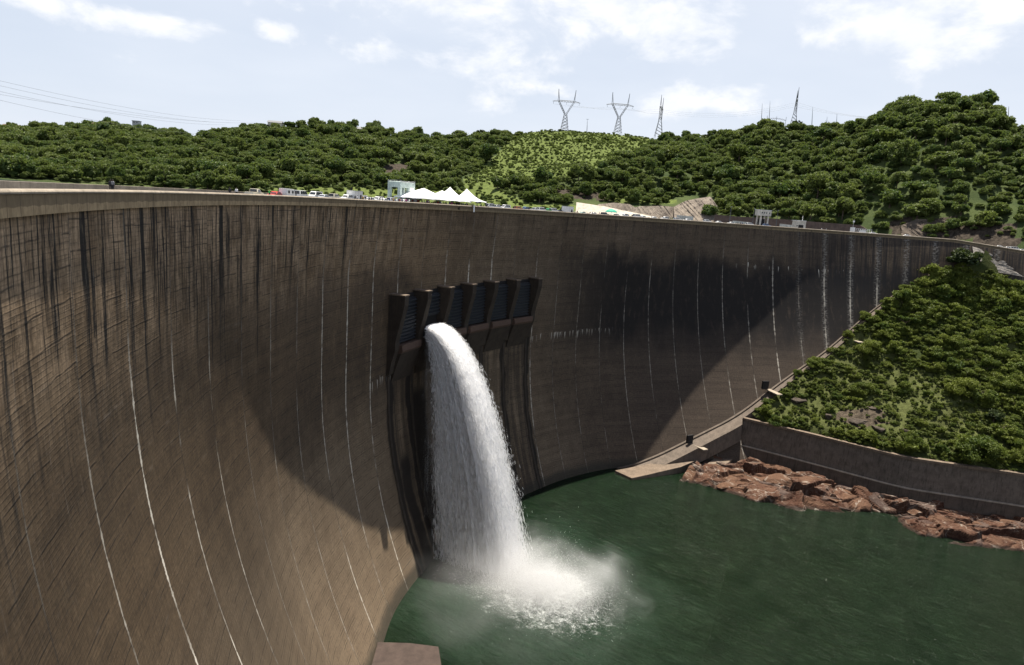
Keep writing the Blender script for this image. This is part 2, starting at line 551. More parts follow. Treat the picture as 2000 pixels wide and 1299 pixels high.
    wdt = nb.m('MULTIPLY', nb.m('MULTIPLY_ADD', jf, .75, -.23), nb.m('MULTIPLY_ADD', nb.ss(k, 18.0, 30.0), .55, 1.0))
    jw = nb.n.new('ShaderNodeTexWhiteNoise'); jw.noise_dimensions = '1D'
    nb.l.new(nb.m('MULTIPLY', jid, 1.37), jw.inputs['W'])
    jr = nb.m('MULTIPLY_ADD', nb.m('MULTIPLY', jw.outputs[0], jw.outputs[0]), 1.1, .22)
    jr = nb.m('MAXIMUM', jr, nb.ss(k, 13.0, 18.0, 0.0, .5))
    jr = nb.m('MULTIPLY', jr, nb.m('SUBTRACT', 1.0, nb.m('MULTIPLY', nb.m('MULTIPLY', nb.ss(k, 9.5, 9.7), nb.ss(k, 15.7, 15.5)), nb.ss(v, 38.0, 44.0))))
    pres = nb.m('MULTIPLY', nb.m('MULTIPLY', jr, nb.ss(jn, .38, .56)), nb.ss(v, 6.0, 34.0, .12, 1.0))
    crack = nb.ss(dj, .22, .05)
    c = nb.mix(nb.m('MULTIPLY', crack, .6), c, (.02, .017, .015))
    lime = nb.m('MINIMUM', nb.m('MULTIPLY', nb.ss(nb.m('SUBTRACT', dj, nb.m('MULTIPLY', wdt, nb.m('MULTIPLY_ADD', jr, .9, .35))), .12, -.10), pres), 1.0)
    c = nb.mix(nb.m('MULTIPLY', lime, nb.ss(k, 13.0, 17.0, .92, .62)), c, (.62, .57, .49))
    # broad frayed lime on the far right joints
    fr = nb.m('MULTIPLY', nb.ss(dj, 2.6, .2), nb.m('MULTIPLY', nb.ss(k, 26.0, 28.5), nb.ss(nz(.6, 1.4, 97.0, 5, .75), .46, .62)))
    c = nb.mix(nb.m('MULTIPLY', fr, .5), c, (.36, .34, .31))
    # lime icicles along one lift under and beside the spillway
    dv = nb.m('SUBTRACT', v, nb.m('MULTIPLY_ADD', nz(.5, 0.0, 101.0, 2), 5.0, 51.5))
    ice = nb.m('MULTIPLY', nb.m('MULTIPLY', nb.ss(dv, 0.0, .4), nb.ss(nb.m('ADD', dv, nb.m('MULTIPLY', nz(1.2, 0.0, 103.0, 2), 9.0)), 8.2, 5.2)), nb.ss(nz(1.0, .03, 107.0, 3, .7), .575, .61))
    win = nb.m('MAXIMUM', nb.m('MULTIPLY', nb.ss(k, 8.9, 9.2), nb.ss(k, 10.7, 10.4)), nb.m('MULTIPLY', nb.ss(k, 15.9, 16.2), nb.ss(k, 19.6, 19.2)))
    c = nb.mix(nb.m('MULTIPLY', nb.m('MULTIPLY', ice, win), .85), c, (.50, .46, .40))
    dv2 = nb.m('SUBTRACT', v, nb.m('MULTIPLY_ADD', nz(.3, 0.0, 111.0, 2), 14.0, 14.0))
    ice2 = nb.m('MULTIPLY', nb.m('MULTIPLY', nb.ss(dv2, 0.0, .4), nb.ss(nb.m('ADD', dv2, nb.m('MULTIPLY', nz(1.6, 0.0, 113.0, 2), 6.0)), 6.0, 4.0)), nb.ss(nz(.8, .03, 117.0, 3, .7), .60, .63))
    c = nb.mix(nb.m('MULTIPLY', nb.m('MULTIPLY', ice2, nb.ss(k, 24.0, 24.4)), nb.m('MULTIPLY', nb.ss(k, 29.0, 28.6), .9)), c, (.55, .52, .46))
    # damp foot
    foot = nb.ss(nb.m('ADD', v, nb.m('MULTIPLY', mid, 3.0)), 116.5, 119.5)
    c = nb.mix(nb.m('MULTIPLY', foot, .7), c, (.02, .022, .018))

    hgt = nb.m('SUBTRACT', nb.m('MULTIPLY_ADD', grain, .5, nb.m('MULTIPLY', fine, .5)), nb.m('ADD', nb.m('MULTIPLY', l1, .45), nb.m('MULTIPLY', l3, .25)))
    bmp = nb.new('ShaderNodeBump', Strength=.30, Distance=.14, Height=hgt)
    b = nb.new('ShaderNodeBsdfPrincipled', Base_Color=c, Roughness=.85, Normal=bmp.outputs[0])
    b.inputs['Specular IOR Level'].default_value = .25
    nb.l.new(b.outputs[0], out.inputs[0])
    return m


def concrete(name, col, streak=.5, scale=1.0, dark=(.03, .026, .022), joints=0.0, spec=.25):
    m, nb, out = new_mat(name)
    tc = nb.new('ShaderNodeTexCoord'); o = tc.outputs['Object']
    a = nb.noise(o, .35 * scale, 6, .65)
    s = nb.noise(nb.vmul(o, (1.6 * scale, 1.6 * scale, .09 * scale)), 1.0, 5, .65)
    g = nb.noise(o, 3.5 * scale, 4, .7)
    c = nb.mix(nb.ss(a, .3, .7), tuple(x * .78 for x in col), tuple(x * 1.2 for x in col))
    c = nb.mix(nb.m('MULTIPLY', nb.ss(s, .50, .68), streak), c, dark)
    f = nb.m('MULTIPLY_ADD', g, .5, .75)
    c = nb.mix(1.0, c, nb.vec(f, f, f), 'MULTIPLY')
    bmp = nb.new('ShaderNodeBump', Strength=.4, Distance=.15, Height=g)
    b = nb.new('ShaderNodeBsdfPrincipled', Base_Color=c, Roughness=.85, Normal=bmp.outputs[0])
    b.inputs['Specular IOR Level'].default_value = spec
    nb.l.new(b.outputs[0], out.inputs[0])
    return m


def parapet_material():
    """fascia of the crest: uv in metres along and down"""
    m, nb, out = new_mat('parapet_concrete')
    uvn = nb.n.new('ShaderNodeUVMap'); uvn.uv_map = 'surface'
    sep = nb.n.new('ShaderNodeSeparateXYZ'); nb.l.new(uvn.outputs[0], sep.inputs[0])
    u, v = sep.outputs[0], sep.outputs[1]
    n1 = nb.noise(nb.vec(nb.m('MULTIPLY', u, .9), nb.m('MULTIPLY', v, .5), 0.0), 1.0, 5, .65)
    n2 = nb.noise(nb.vec(nb.m('MULTIPLY', u, 4.5), nb.m('MULTIPLY', v, .5), 4.0), 1.0, 4, .7)
    k = nb.m('DIVIDE', u, BLK)
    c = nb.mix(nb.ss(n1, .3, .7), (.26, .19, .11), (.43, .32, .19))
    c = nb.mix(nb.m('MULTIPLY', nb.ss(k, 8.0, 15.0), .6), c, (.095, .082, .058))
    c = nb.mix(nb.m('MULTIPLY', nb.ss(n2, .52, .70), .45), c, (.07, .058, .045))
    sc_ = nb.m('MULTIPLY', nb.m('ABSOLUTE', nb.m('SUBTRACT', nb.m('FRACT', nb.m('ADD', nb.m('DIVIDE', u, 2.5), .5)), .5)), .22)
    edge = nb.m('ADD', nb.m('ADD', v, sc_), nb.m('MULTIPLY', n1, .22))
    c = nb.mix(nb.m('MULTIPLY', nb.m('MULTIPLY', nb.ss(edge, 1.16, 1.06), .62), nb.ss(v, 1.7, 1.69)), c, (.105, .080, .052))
    s = nb.noise(nb.vec(nb.m('MULTIPLY', u, .7), nb.m('MULTIPLY', v, .06), 9.0), 1.0, 3, .6)
    c = nb.mix(nb.m('MULTIPLY', nb.ss(s, .60, .68), .75), c, (.03, .028, .026))
    d = nb.m('MULTIPLY', nb.m('ABSOLUTE', nb.m('SUBTRACT', nb.m('FRACT', nb.m('DIVIDE', u, 2.5)), .5)), 2.5)
    c = nb.mix(nb.m('MULTIPLY', nb.ss(d, .05, .01), .8), c, (.03, .025, .02))
    b = nb.new('ShaderNodeBsdfPrincipled', Base_Color=c, Roughness=.85)
    b.inputs['Specular IOR Level'].default_value = .2
    nb.l.new(b.outputs[0], out.inputs[0])
    return m


M = {}
M['wall'] = wall_material()
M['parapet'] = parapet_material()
M['conc'] = concrete('weathered_concrete', (.155, .118, .088), .55)
M['conc_pale'] = concrete('pale_concrete', (.42, .38, .32), .3)
M['conc_dark'] = concrete('dark_stained_concrete', (.044, .034, .026), .7)
M['conc_brown'] = concrete('brown_wall_concrete', (.135, .092, .075), .3)
M['conc_top'] = concrete('worn_concrete_top', (.30, .255, .20), .25)
M['asphalt'] = simple_mat('asphalt', (.06, .058, .055), .9)
M['gate'] = simple_mat('gate_steel', (.030, .034, .042), .5, .3, .3)
M['shade_black'] = simple_mat('recess_shade', (.012, .011, .011), .9)  # near-black colour standing for the shade inside openings
M['white'] = simple_mat('white_paint', (.78, .78, .76), .45, 0, .06)
M['cloth_white'] = simple_mat('white_canvas', (.82, .82, .82), .8, 0, .03)
M['teal'] = concrete('pale_teal_paint', (.56, .66, .61), .15, 1.0, (.22, .27, .25))
M['offwhite'] = concrete('offwhite_paint', (.60, .56, .49), .25, 1.0, (.2, .18, .16))
M['steel'] = simple_mat('galvanised_steel', (.30, .31, .32), .5, .5, .1)
M['mast'] = simple_mat('mast_steel', (.11, .115, .125), .6, .2, .1)
M['glass'] = simple_mat('dark_glass', (.02, .024, .03), .08, 0, .05, 1, .6)
M['tyre'] = simple_mat('tyre_rubber', (.02, .02, .02), .9)
M['grey'] = simple_mat('grey_paint', (.38, .39, .40), .5)
M['black'] = simple_mat('black_cloth', (.014, .014, .017), .8)
M['sill'] = simple_mat('sill_concrete', (.085, .052, .038), .8, 0, .3)
M['rust'] = simple_mat('rust_brown_steel', (.13, .075, .05), .7, 0, .3)


# ------------------------------------------------------------------ the dam
dam = empty('arch_dam', tuple(wall_pt(12.0, 119.0)))
tag(dam, 'brown curved concrete arch dam with streaked face holding the river valley', 'dam')
dam_inv = Matrix.Translation(-Vector(dam.location))


def under(o, root):
    """keep the world position of a mesh built in world coordinates when it becomes a part"""
    o.parent = root
    o.matrix_parent_inverse = root.matrix_basis.inverted()
    return o


ATT = [9.74, 10.745, 11.75, 12.755, 13.76, 14.765, 15.77]     # joints carrying the spillway piers
kc = np.linspace(-6.0, 35.0, 985)
dc = np.concatenate([np.linspace(1.7, 20, 22), np.linspace(20.8, 124.0, 122)])
KK, DD = np.meshgrid(kc, dc)
DR = DD + crest_drop(KK)
Pw = wall_pt(KK, DR)
rel = fbm(np.stack([KK * 2.2, DD * .12], -1), 1.0, 3, 5) * .10
Pw[..., :2] += rel[..., None] * np.stack([np.cos(T0 - KK * BLK / RAD), np.sin(T0 - KK * BLK / RAD)], -1)
uv = np.stack([KK * BLK, DD], -1).reshape(-1, 2)
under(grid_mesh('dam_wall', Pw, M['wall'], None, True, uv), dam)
# upstream face and the crest slab close the body of the dam behind that face
kb = np.linspace(-6.0, 35.0, 165)
rows = [wall_pt(kb, 124.0 + 0 * kb)]
back = np.stack([crest_pt(kb, 13.0, -124.0), crest_pt(kb, 13.0, -1.05)])
under(grid_mesh('upstream_face', back, M['conc'], None, False), dam)


def sweep(name, prof, ks, mat, root, uvscale=True):
    """prof: closed list of (out, h) swept along the crest"""
    n = len(prof); P = np.stack([crest_pt(ks, o, h) for o, h in prof + [prof[0]]], 1)
    lens = np.concatenate([[0], np.cumsum([math.dist(prof[i], (prof + [prof[0]])[i + 1]) for i in range(n)])])
    U = np.stack(np.broadcast_arrays(ks[:, None] * BLK, lens[None, :]), -1).reshape(-1, 2)
    return under(grid_mesh(name, P, mat, None, False, U), root)


kcs = np.linspace(-6.0, 37.0, 517)
# fascia beam, proud of the face, with a rounded coping that throws a line of shade
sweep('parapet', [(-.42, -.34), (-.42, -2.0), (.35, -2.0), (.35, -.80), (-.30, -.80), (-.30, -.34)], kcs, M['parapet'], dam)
sweep('coping', [(-.55, -.10), (-.60, -.20), (-.57, -.335), (.20, -.335), (.20, -.06), (.12, 0.0), (-.45, 0.0)], kcs, M['conc_top'], dam)
sweep('crest_road', [(.353, -.80), (.353, -1.6), (13.0, -1.6), (13.0, -.80)], kcs, M['asphalt'], dam)
kcs2 = kcs[kcs < 33.2]
sweep('upstream_parapet', [(12.4, 0.06), (12.4, -.797), (13.2, -.797), (13.2, 0.06)], kcs2, M['conc_top'], dam)

# spillway: seven bracket piers carry the gate slots of six sluices
def ring_at(kc_, prof, half):
    """extrude a (p, drop) profile +-half metres along the crest at joint kc_"""
    a, b = [], []
    for p, d in prof:
        a.append(wall_pt(kc_ - half / BLK, d, p)); b.append(wall_pt(kc_ + half / BLK, d, p))
    return [a, b]


PIER = [(-1.0, 28.6), (5.6, 28.6), (5.6, 31.5), (2.9, 43.0), (2.9, 46.0), (1.6, 50.5), (1.0, 54.0), (-1.0, 56.0)]
for i, ka in enumerate(ATT):
    mb = MB(); mb.loft(ring_at(ka, PIER, 1.3)); p_ = under(mb.build('spillway_pier', M['conc_dark']), dam)
    mb = MB(); mb.loft(ring_at(ka, [(-.5, 28.2), (5.8, 28.2), (5.8, 28.597), (-.5, 28.597)], 1.5)); c_ = mb.build('pier_cap', M['conc'])
    c_.parent = p_
    # rib running down the face below the pier
    mb = MB(); rr = []
    for d in np.linspace(55, 121, 12):
        rr.append([wall_pt(ka + s_ / BLK, d, p) for s_, p in ((-.9, -.6), (-.55, .22), (.55, .22), (.9, -.6))])
    mb.loft(rr); under(mb.build('wall_rib', M['conc_dark']), dam)
for i in range(6):
    ka, kb_ = ATT[i] + 1.3 / BLK, ATT[i + 1] - 1.3 / BLK
    km = (ka + kb_) / 2; half = (kb_ - ka) / 2 * BLK
    # near-black box proud of the wall, painted as the shade of the sluice recess
    mb = MB(); mb.loft(ring_at(km, [(-1.5, 29.2), (.45, 29.2), (.45, 46.0), (-1.5, 46.0)], half)); under(mb.build('sluice_shade_box', M['shade_black']), dam)
    op = (i == 1)
    d_bot = 38.0 if op else 44.5
    g = MB()
    gh = half - .9
    g.loft(ring_at(km, [(.47, 30.5), (1.6, 30.5), (1.6, d_bot), (.47, d_bot)], gh))
    d = 31.0
    while d < d_bot - .4:
        g.loft(ring_at(km, [(1.59, d), (2.25, d + .05), (2.25, d + .42), (1.59, d + .45)], gh - .1)); d += 1.15
    under(g.build('sluice_gate', M['gate']), dam)
    s = MB()
    s.loft(ring_at(km, [(-.5, 45.2), (3.9, 44.6), (4.1, 46.6), (3.6, 47.4), (-.5, 47.6)], half - .05))
    under(s.build('gate_sill', M['sill'] if not op else M['conc_dark']), dam)
    s = MB()
    s.loft(ring_at(km, [(-.5, 47.7), (3.5, 47.5), (2.6, 50.0), (1.6, 53.0), (.2, 57.5), (-.5, 57.5)], half - .25))
    under(s.build('chute_lip', M['conc_dark']), dam)

# footing along the right abutment: an inclined kerb and a sloping concrete apron above the rock
FOOT_PX = [(1205, 921), (1262, 903), (1330, 870), (1440, 815), (1500, 768), (1560, 723), (1620, 685), (1680, 628), (1725, 592), (1800, 546), (1850, 522)]
foot = [dam_hit(*p) for p in FOOT_PX]
fk = np.array([f[0] for f in foot]); fd = np.array([f[1] for f in foot])
fks = np.linspace(fk[0], fk[-1], 60); fds = np.interp(fks, fk, fd)
fds = np.convolve(np.pad(fds, 3, mode='edge'), np.ones(7) / 7, 'valid')


def foot_drop(k):
    return np.interp(k, fks, fds)


rings = []
for k_, d_ in zip(fks, fds):
    B = Vector(wall_pt(k_, d_)); n_ = nin(k_)
    rings.append([B - n_ * 1.0 + Vector((0, 0, 1.0)), B + n_ * .7 + Vector((0, 0, .9)), B + n_ * .8 + Vector((0, 0, -3)), B - n_ * 1.0 + Vector((0, 0, -3))])
mb = MB(); mb.loft(rings); under(mb.build('abutment_kerb', concrete('kerb_concrete', (.10, .08, .064), .4)), dam)
rings = []
for k_, d_ in zip(fks, fds):
    B = Vector(wall_pt(k_, d_)); n_ = nin(k_); w_ = 7.5 if k_ < 24 else 3.6
    rings.append([B + n_ * .5 + Vector((0, 0, .1)), B + n_ * w_ + Vector((0, 0, -.6)), B + n_ * (w_ + .3) + Vector((0, 0, -9)), B + n_ * .5 + Vector((0, 0, -9))])
mb = MB(); mb.loft(rings); under(mb.build('abutment_apron', concrete('apron_concrete', (.115, .092, .074), .5)), dam)
for px in ((1352, 872), (1500, 767), (1662, 668)):
    k_, d_ = dam_hit(*px)
    B = Vector(wall_pt(k_, d_)); n_ = nin(k_); t_ = tang(k_)
    mb = MB()
    rot = Matrix((t_, n_, Vector((0, 0, 1)))).transposed()
    mb.box(B + n_ * 4.5 + Vector((0, 0, 1.6)), (3.0, 10.0, .5), 0, rot)
    under(mb.build('landing_slab', M['conc_top']), dam)
    mb = MB()
    mb.box(B - t_ * 2.4 + n_ * .2 + Vector((0, 0, 4.2)), (3.6, 1.0, 4.2), 0, rot)
    under(mb.build('gallery_door', M['shade_black']), dam)
# ------------------------------------------------------------------ water
def water_material():
    m, nb, out = new_mat('river_water')
    tc = nb.new('ShaderNodeTexCoord'); o = tc.outputs['Object']
    def dot(d):
        nd = nb.n.new('ShaderNodeVectorMath'); nd.operation = 'DOT_PRODUCT'; nb.l.new(o, nd.inputs[0]); nd.inputs[1].default_value = (d[0], d[1], 0)
        return nd.outputs['Value']
    rot = nb.vec(nb.m('MULTIPLY', dot((.56, .83)), 1.5), nb.m('MULTIPLY', dot((.83, -.56)), .42), 0.0)
    n1 = nb.noise(rot, .42, 5, .62, .6)
    n2 = nb.noise(o, .10, 4, .6)
    n3 = nb.noise(o, 1.4, 4, .65)
    h = nb.m('ADD', nb.m('MULTIPLY', n1, 1.0), nb.m('MULTIPLY', n3, .42))
    bmp = nb.new('ShaderNodeBump', Strength=1.0, Distance=1.6, Height=h)
    c = nb.mix(nb.ss(n2, .3, .7), (.0036, .0098, .0042), (.0062, .0145, .0064))
    rip_glint = nb.m('MULTIPLY', nb.ss(n1, .50, .72), nb.m('MULTIPLY_ADD', n2, .9, .1))
    c = nb.mix(rip_glint, c, (.019, .034, .018))  # sky glints on the ripple crests put into the base colour
    sep = nb.n.new('ShaderNodeSeparateXYZ'); nb.l.new(o, sep.inputs[0])
    # aerated pale water round the plunge
    dx = nb.m('SUBTRACT', sep.outputs[0], IMP[0]); dy = nb.m('SUBTRACT', sep.outputs[1], IMP[1])
    rr = nb.m('SQRT', nb.m('ADD', nb.m('MULTIPLY', dx, dx), nb.m('MULTIPLY', dy, dy)))
    rr = nb.m('ADD', rr, nb.m('MULTIPLY_ADD', nb.noise(o, .06, 5, .65), 60.0, -30.0))
    c = nb.mix(nb.m('MULTIPLY', nb.ss(rr, 62.0, 12.0), .6), c, (.030, .055, .036))
    # small white caps
    fl = nb.noise(o, 1.1, 5, .72)
    fleck = nb.m('MULTIPLY', nb.ss(fl, .665, .70), nb.ss(rr, 75.0, 15.0))
    fl2 = nb.m('MULTIPLY', nb.ss(nb.noise(rot, 1.9, 4, .7), .72, .76), .35)
    f = nb.m('MAXIMUM', fleck, fl2)
    c = nb.mix(nb.m('MULTIPLY', f, .55), c, (.5, .55, .5))
    ro = nb.m('MULTIPLY_ADD', f, .5, .10)
    b = nb.new('ShaderNodeBsdfPrincipled', Base_Color=c, Roughness=ro, Normal=bmp.outputs[0])
    b.inputs['IOR'].default_value = 1.33; b.inputs['Specular IOR Level'].default_value = .22
    nb.l.new(b.outputs[0], out.inputs[0])
    return m


IMP = onz(1030, 1140, 0.0)
M['water'] = water_material()
mb = MB()
mb.quad([(-500, -700, 0), (700, -700, 0), (700, 372, 0), (-500, 372, 0)])
kind(mb.build('river_water', M['water']), 'structure')
M['lake'] = simple_mat('lake_water', (.02, .04, .05), .12)
kl = np.linspace(-30.0, 31.0, 90)
tt = T0 - kl * BLK / RAD
lk = np.stack([np.stack([CX + r * np.cos(tt), CY + r * np.sin(tt), 0 * tt + 113.5], -1) for r in (RAD + 12.9, RAD + 700)])
kind(grid_mesh('lake_water', lk, M['lake'], None, False), 'structure')


def spray_mat(name, base=.92, trans=.45, emi=0.0):
    m, nb, out = new_mat(name)
    d = nb.new('ShaderNodeBsdfDiffuse', Color=(base, base, base * 1.005))
    t = nb.new('ShaderNodeBsdfTranslucent', Color=(base, base, base * 1.005))
    mx = nb.new('ShaderNodeMixShader', i0=trans, i1=d, i2=t)
    nb.l.new(mx.outputs[0], out.inputs[0])
    return m


def sheet_mat():
    m, nb, out = new_mat('falling_water_sheet')
    uvn = nb.n.new('ShaderNodeUVMap'); uvn.uv_map = 'surface'
    sep = nb.n.new('ShaderNodeSeparateXYZ'); nb.l.new(uvn.outputs[0], sep.inputs[0])
    u, v = sep.outputs[0], sep.outputs[1]           # u across, v along the fall (0..1)
    at = nb.new('ShaderNodeAttribute'); at.attribute_name = 'thick'
    a = at.outputs['Fac']
    n1 = nb.noise(nb.vec(nb.m('MULTIPLY', u, 22.0), nb.m('MULTIPLY', v, 1.5), 0.0), 1.0, 7, .66, .7)
    n2 = nb.noise(nb.vec(nb.m('MULTIPLY', u, 7.0), nb.m('MULTIPLY', v, 9.0), 5.0), 1.0, 6, .68, 1.0)
    n = nb.m('ADD', nb.m('MULTIPLY', n1, .6), nb.m('MULTIPLY', n2, .4))
    al = nb.ss(nb.m('ADD', n, nb.m('MULTIPLY_ADD', a, .60, -.31)), .26, .64)
    al = nb.m('MULTIPLY', al, nb.ss(a, 0.2, .75, .55, 1.0))
    d = nb.new('ShaderNodeBsdfDiffuse', Color=(.93, .93, .94))
    t = nb.new('ShaderNodeBsdfTranslucent', Color=(.93, .93, .94))
    mx = nb.new('ShaderNodeMixShader', i0=.45, i1=d, i2=t)
    tr = nb.n.new('ShaderNodeBsdfTransparent')
    mm = nb.new('ShaderNodeMixShader', i0=al, i1=tr, i2=mx)
    nb.l.new(mm.outputs[0], out.inputs[0])
    return m


M['spray'] = spray_mat('white_water')
M['drops'] = spray_mat('splash_water', .62)
M['sheet'] = sheet_mat()
GRAV = 5.9
KJ0, KJ1 = ATT[1] + .16, ATT[2] - .20
KJM = (KJ0 + KJ1) / 2 - .20
NJ = np.array(nin(KJM)); TJ = np.array(tang(KJM))


def launch(kf, q):
    """start point, velocity. kf: -1..1 across the gate, q: 0 (slow skirt) .. 1 (roof of the jet)"""
    k = KJM + kf * (KJ1 - KJ0) / 2
    P = wall_pt(k, 44.6 - 4.6 * q, 4.5)
    v = 10.3 * np.power(q, .62)
    V = NJ * v[..., None] + TJ * (kf * (1.0 - .30 * q))[..., None]
    return P, V


def fly(P, V, t):
    X = P + V * t[..., None]
    X[..., 2] -= GRAV * t ** 2
    return X


T_END = math.sqrt(78.5 / GRAV)
torrent = empty('spillway_torrent', tuple(wall_pt(KJM, 44.0, 5)))
tag(torrent, 'white torrent of water bursting from the open sluice and arching down into the river', 'waterfall')
# sheets: nested curved curtains, thin inside, thick on the roof and far side of the jet
for nm, q0, th in (('roof_sheet', 1.0, 1.0), ('inner_sheet', .82, .80), ('inner_sheet', .62, .74), ('inner_sheet', .44, .68), ('inner_sheet', .30, .60), ('inner_sheet', .20, .52), ('inner_sheet', .11, .46), ('inner_sheet', .05, .40), ('skirt_sheet', .015, .36)):
    nu, nv = 26, 90
    kf, ts = np.meshgrid(np.linspace(-1, 1, nu), np.linspace(0, 1, nv))
    tt = ts * (T_END + .04 * q0)
    bend = q0 * (1 - .10 * kf ** 2) if q0 > .5 else np.full_like(kf, q0)
    bend = np.clip(bend - (.16 * (np.abs(kf) ** 4) if q0 > .9 else 0), 0.001, 1)
    P, V = launch(kf, bend)
    X = fly(P, V, tt)
    w = fbm(np.stack([kf * 2.5, ts * 5, 0 * ts + q0 * 9], -1), 1.0, 4, 31) * (0.3 + 3.4 * ts)[...]
    X += w[..., None] * NJ + (fbm(np.stack([kf * 3, ts * 6, 0 * ts + q0 * 5], -1), 1.0, 3, 37) * (.3 + 2.6 * ts))[..., None] * TJ
    thick = np.clip(th + .16 * kf - .06 * ts * (1.2 - q0), 0, 1)
    uv = np.stack([kf * .5 + q0 * 3, ts * 3 + q0], -1).reshape(-1, 2)
    under(grid_mesh(nm, X, M['sheet'], None, True, uv, {'thick': thick.ravel()}), torrent)


def strips(n, qf, dur, wid, jit, tmin=0.0, seed=1, tend=1.0, kbias=None):
    r = np.random.default_rng(seed)
    q = np.clip(qf(r, n), .0, 1.08)
    kf = r.uniform(-1, 1, n) if kbias is None else kbias(r, n)
    P, V = launch(kf, np.maximum(q, 1e-3))
    V = V + r.normal(0, jit, (n, 3)) * (.35 + q[:, None])
    t0 = tmin + (T_END * tend - tmin) * r.uniform(0, 1, n) ** .8
    d = r.uniform(*dur, n); S = 7 if dur[1] > .3 else 4
    ts = t0[:, None] + d[:, None] * np.linspace(0, 1, S)[None]
    ts = np.minimum(ts, T_END * 1.02)
    X = fly(P[:, None], V[:, None], ts)
    dX = np.gradient(X, axis=1); dX /= np.linalg.norm(dX, axis=-1, keepdims=True) + 1e-9
    rv = r.normal(0, 1, (n, 1, 3)); side = np.cross(dX, rv); side /= np.linalg.norm(side, axis=-1, keepdims=True) + 1e-9
    prof = np.sin(np.linspace(.08, np.pi - .08, S)) ** .7
    w = (r.uniform(*wid, n) * (.5 + .5 * t0 / T_END + .2))[:, None] * prof[None]
    X = X + fbm(X, .35, 2, seed)[..., None] * .8 * (side)
    A = X - side * w[..., None]; B = X + side * w[..., None]
    Vv = np.stack([A, B], 2).reshape(-1, 3)
    i = np.arange(n)[:, None] * (2 * S) + np.arange(S - 1)[None] * 2
    Q = np.stack([i, i + 1, i + 3, i + 2], -1).reshape(-1, 4)
    Vv[:, 2] = np.maximum(Vv[:, 2], .05)
    return Vv, Q


def merge(parts):
    off = 0; vs = []; qs = []
    for v, q in parts:
        vs.append(v); qs.append(q + off); off += len(v)
    return np.concatenate(vs), np.concatenate(qs)


Vv, Q = merge([
    strips(180000, lambda r, n: 1 - .88 * r.uniform(0, 1, n) ** 1.05, (.02, .09), (.03, .10), .28, 0.0, 3),
    strips(26000, lambda r, n: .98 + .035 * r.normal(0, 1, n), (.012, .045), (.02, .06), .30, .15, 4),
])
o = quads_mesh('water_streaks', Vv, Q, M['spray']); o['kind'] = 'stuff'; under(o, torrent)

# the air inside the torrent is full of fine spray
def core_mat():
    m, nb, out = new_mat('torrent_spray_air')
    tc = nb.new('ShaderNodeTexCoord')
    n = nb.noise(nb.vmul(tc.outputs['Object'], (1.0, 1.0, .40)), .22, 5, .65, .5)
    den = nb.m('MULTIPLY', nb.ss(n, .28, .70), 1.0)
    v = nb.new('ShaderNodeVolumePrincipled', Density=den)
    v.inputs['Color'].default_value = (.99, .99, .99, 1); v.inputs['Anisotropy'].default_value = .2
    nb.l.new(v.outputs[0], out.inputs['Volume'])
    return m


rings = []
for t_ in np.linspace(.05, T_END * 1.0, 26):
    a = np.linspace(0, 2 * np.pi, 20, endpoint=False)
    kf = np.cos(a) * (.80 + .12 * t_ / T_END); qq = np.clip(.66 + .34 * np.sin(a), .02, 1.0)
    P, V = launch(kf, qq)
    X = fly(P, V, np.full(20, t_))
    rings.append([tuple(x) for x in X])
mb = MB(); mb.loft(rings); o = mb.build('spray_air', core_mat()); o['kind'] = 'stuff'; under(o, torrent)

# splash thrown up and outwards where the jet strikes the river
def splash(n, seed):
    r = np.random.default_rng(seed)
    c = np.array(IMP)
    a = r.normal(2.0, 10.5, n); b = r.normal(0, 1, n) * 6.5
    P = c + NJ * (a)[:, None] + TJ * b[:, None]; P[:, 2] = .1
    V = NJ * np.abs(r.normal(1.5, 5.0, n))[:, None] + TJ * r.normal(.8, 3.4, n)[:, None]
    V[:, 2] = np.abs(r.normal(0, 1, n)) * 6.2 * np.exp(-(a / 18) ** 2)
    tf = V[:, 2] / GRAV
    t0 = r.uniform(0, .9, n) * tf; S = 4
    ts = t0[:, None] + np.minimum(.035, tf[:, None] * .4) * np.linspace(0, 1, S)[None]
    X = fly(P[:, None], V[:, None], ts)
    dX = np.gradient(X, axis=1); dX /= np.linalg.norm(dX, axis=-1, keepdims=True) + 1e-9
    rv = r.normal(0, 1, (n, 1, 3)); side = np.cross(dX, rv); side /= np.linalg.norm(side, axis=-1, keepdims=True) + 1e-9
    w = r.uniform(.02, .07, n)[:, None] * np.sin(np.linspace(.3, np.pi - .3, S))[None]
    A = X - side * w[..., None]; B = X + side * w[..., None]
    Vv = np.stack([A, B], 2).reshape(-1, 3); Vv[:, 2] = np.maximum(Vv[:, 2], .06)
    i = np.arange(n)[:, None] * (2 * S) + np.arange(S - 1)[None] * 2
    return Vv, np.stack([i, i + 1, i + 3, i + 2], -1).reshape(-1, 4)


Vv, Q = splash(90000, 21)
o = quads_mesh('splash', Vv, Q, M['drops']); tag(o, 'white splash of droplets thrown up where the torrent strikes the green river', 'splash', None, 'stuff')


def foam_mat():
    m, nb, out = new_mat('river_foam')
    tc = nb.new('ShaderNodeTexCoord'); o = tc.outputs['Object']
    at = nb.new('ShaderNodeAttribute'); at.attribute_name = 'foam'
    n = nb.noise(o, .30, 8, .70, .8)
    n2 = nb.noise(o, 1.4, 5, .7, .4)
    al = nb.ss(nb.m('ADD', nb.m('ADD', nb.m('MULTIPLY', n, .65), nb.m('MULTIPLY', n2, .35)), at.outputs['Fac']), .93, 1.22)
    d = nb.new('ShaderNodeBsdfDiffuse', Color=(.60, .63, .61))
    tr = nb.n.new('ShaderNodeBsdfTransparent')
    mm = nb.new('ShaderNodeMixShader', i0=al, i1=tr, i2=d)
    nb.l.new(mm.outputs[0], out.inputs[0])
    return m


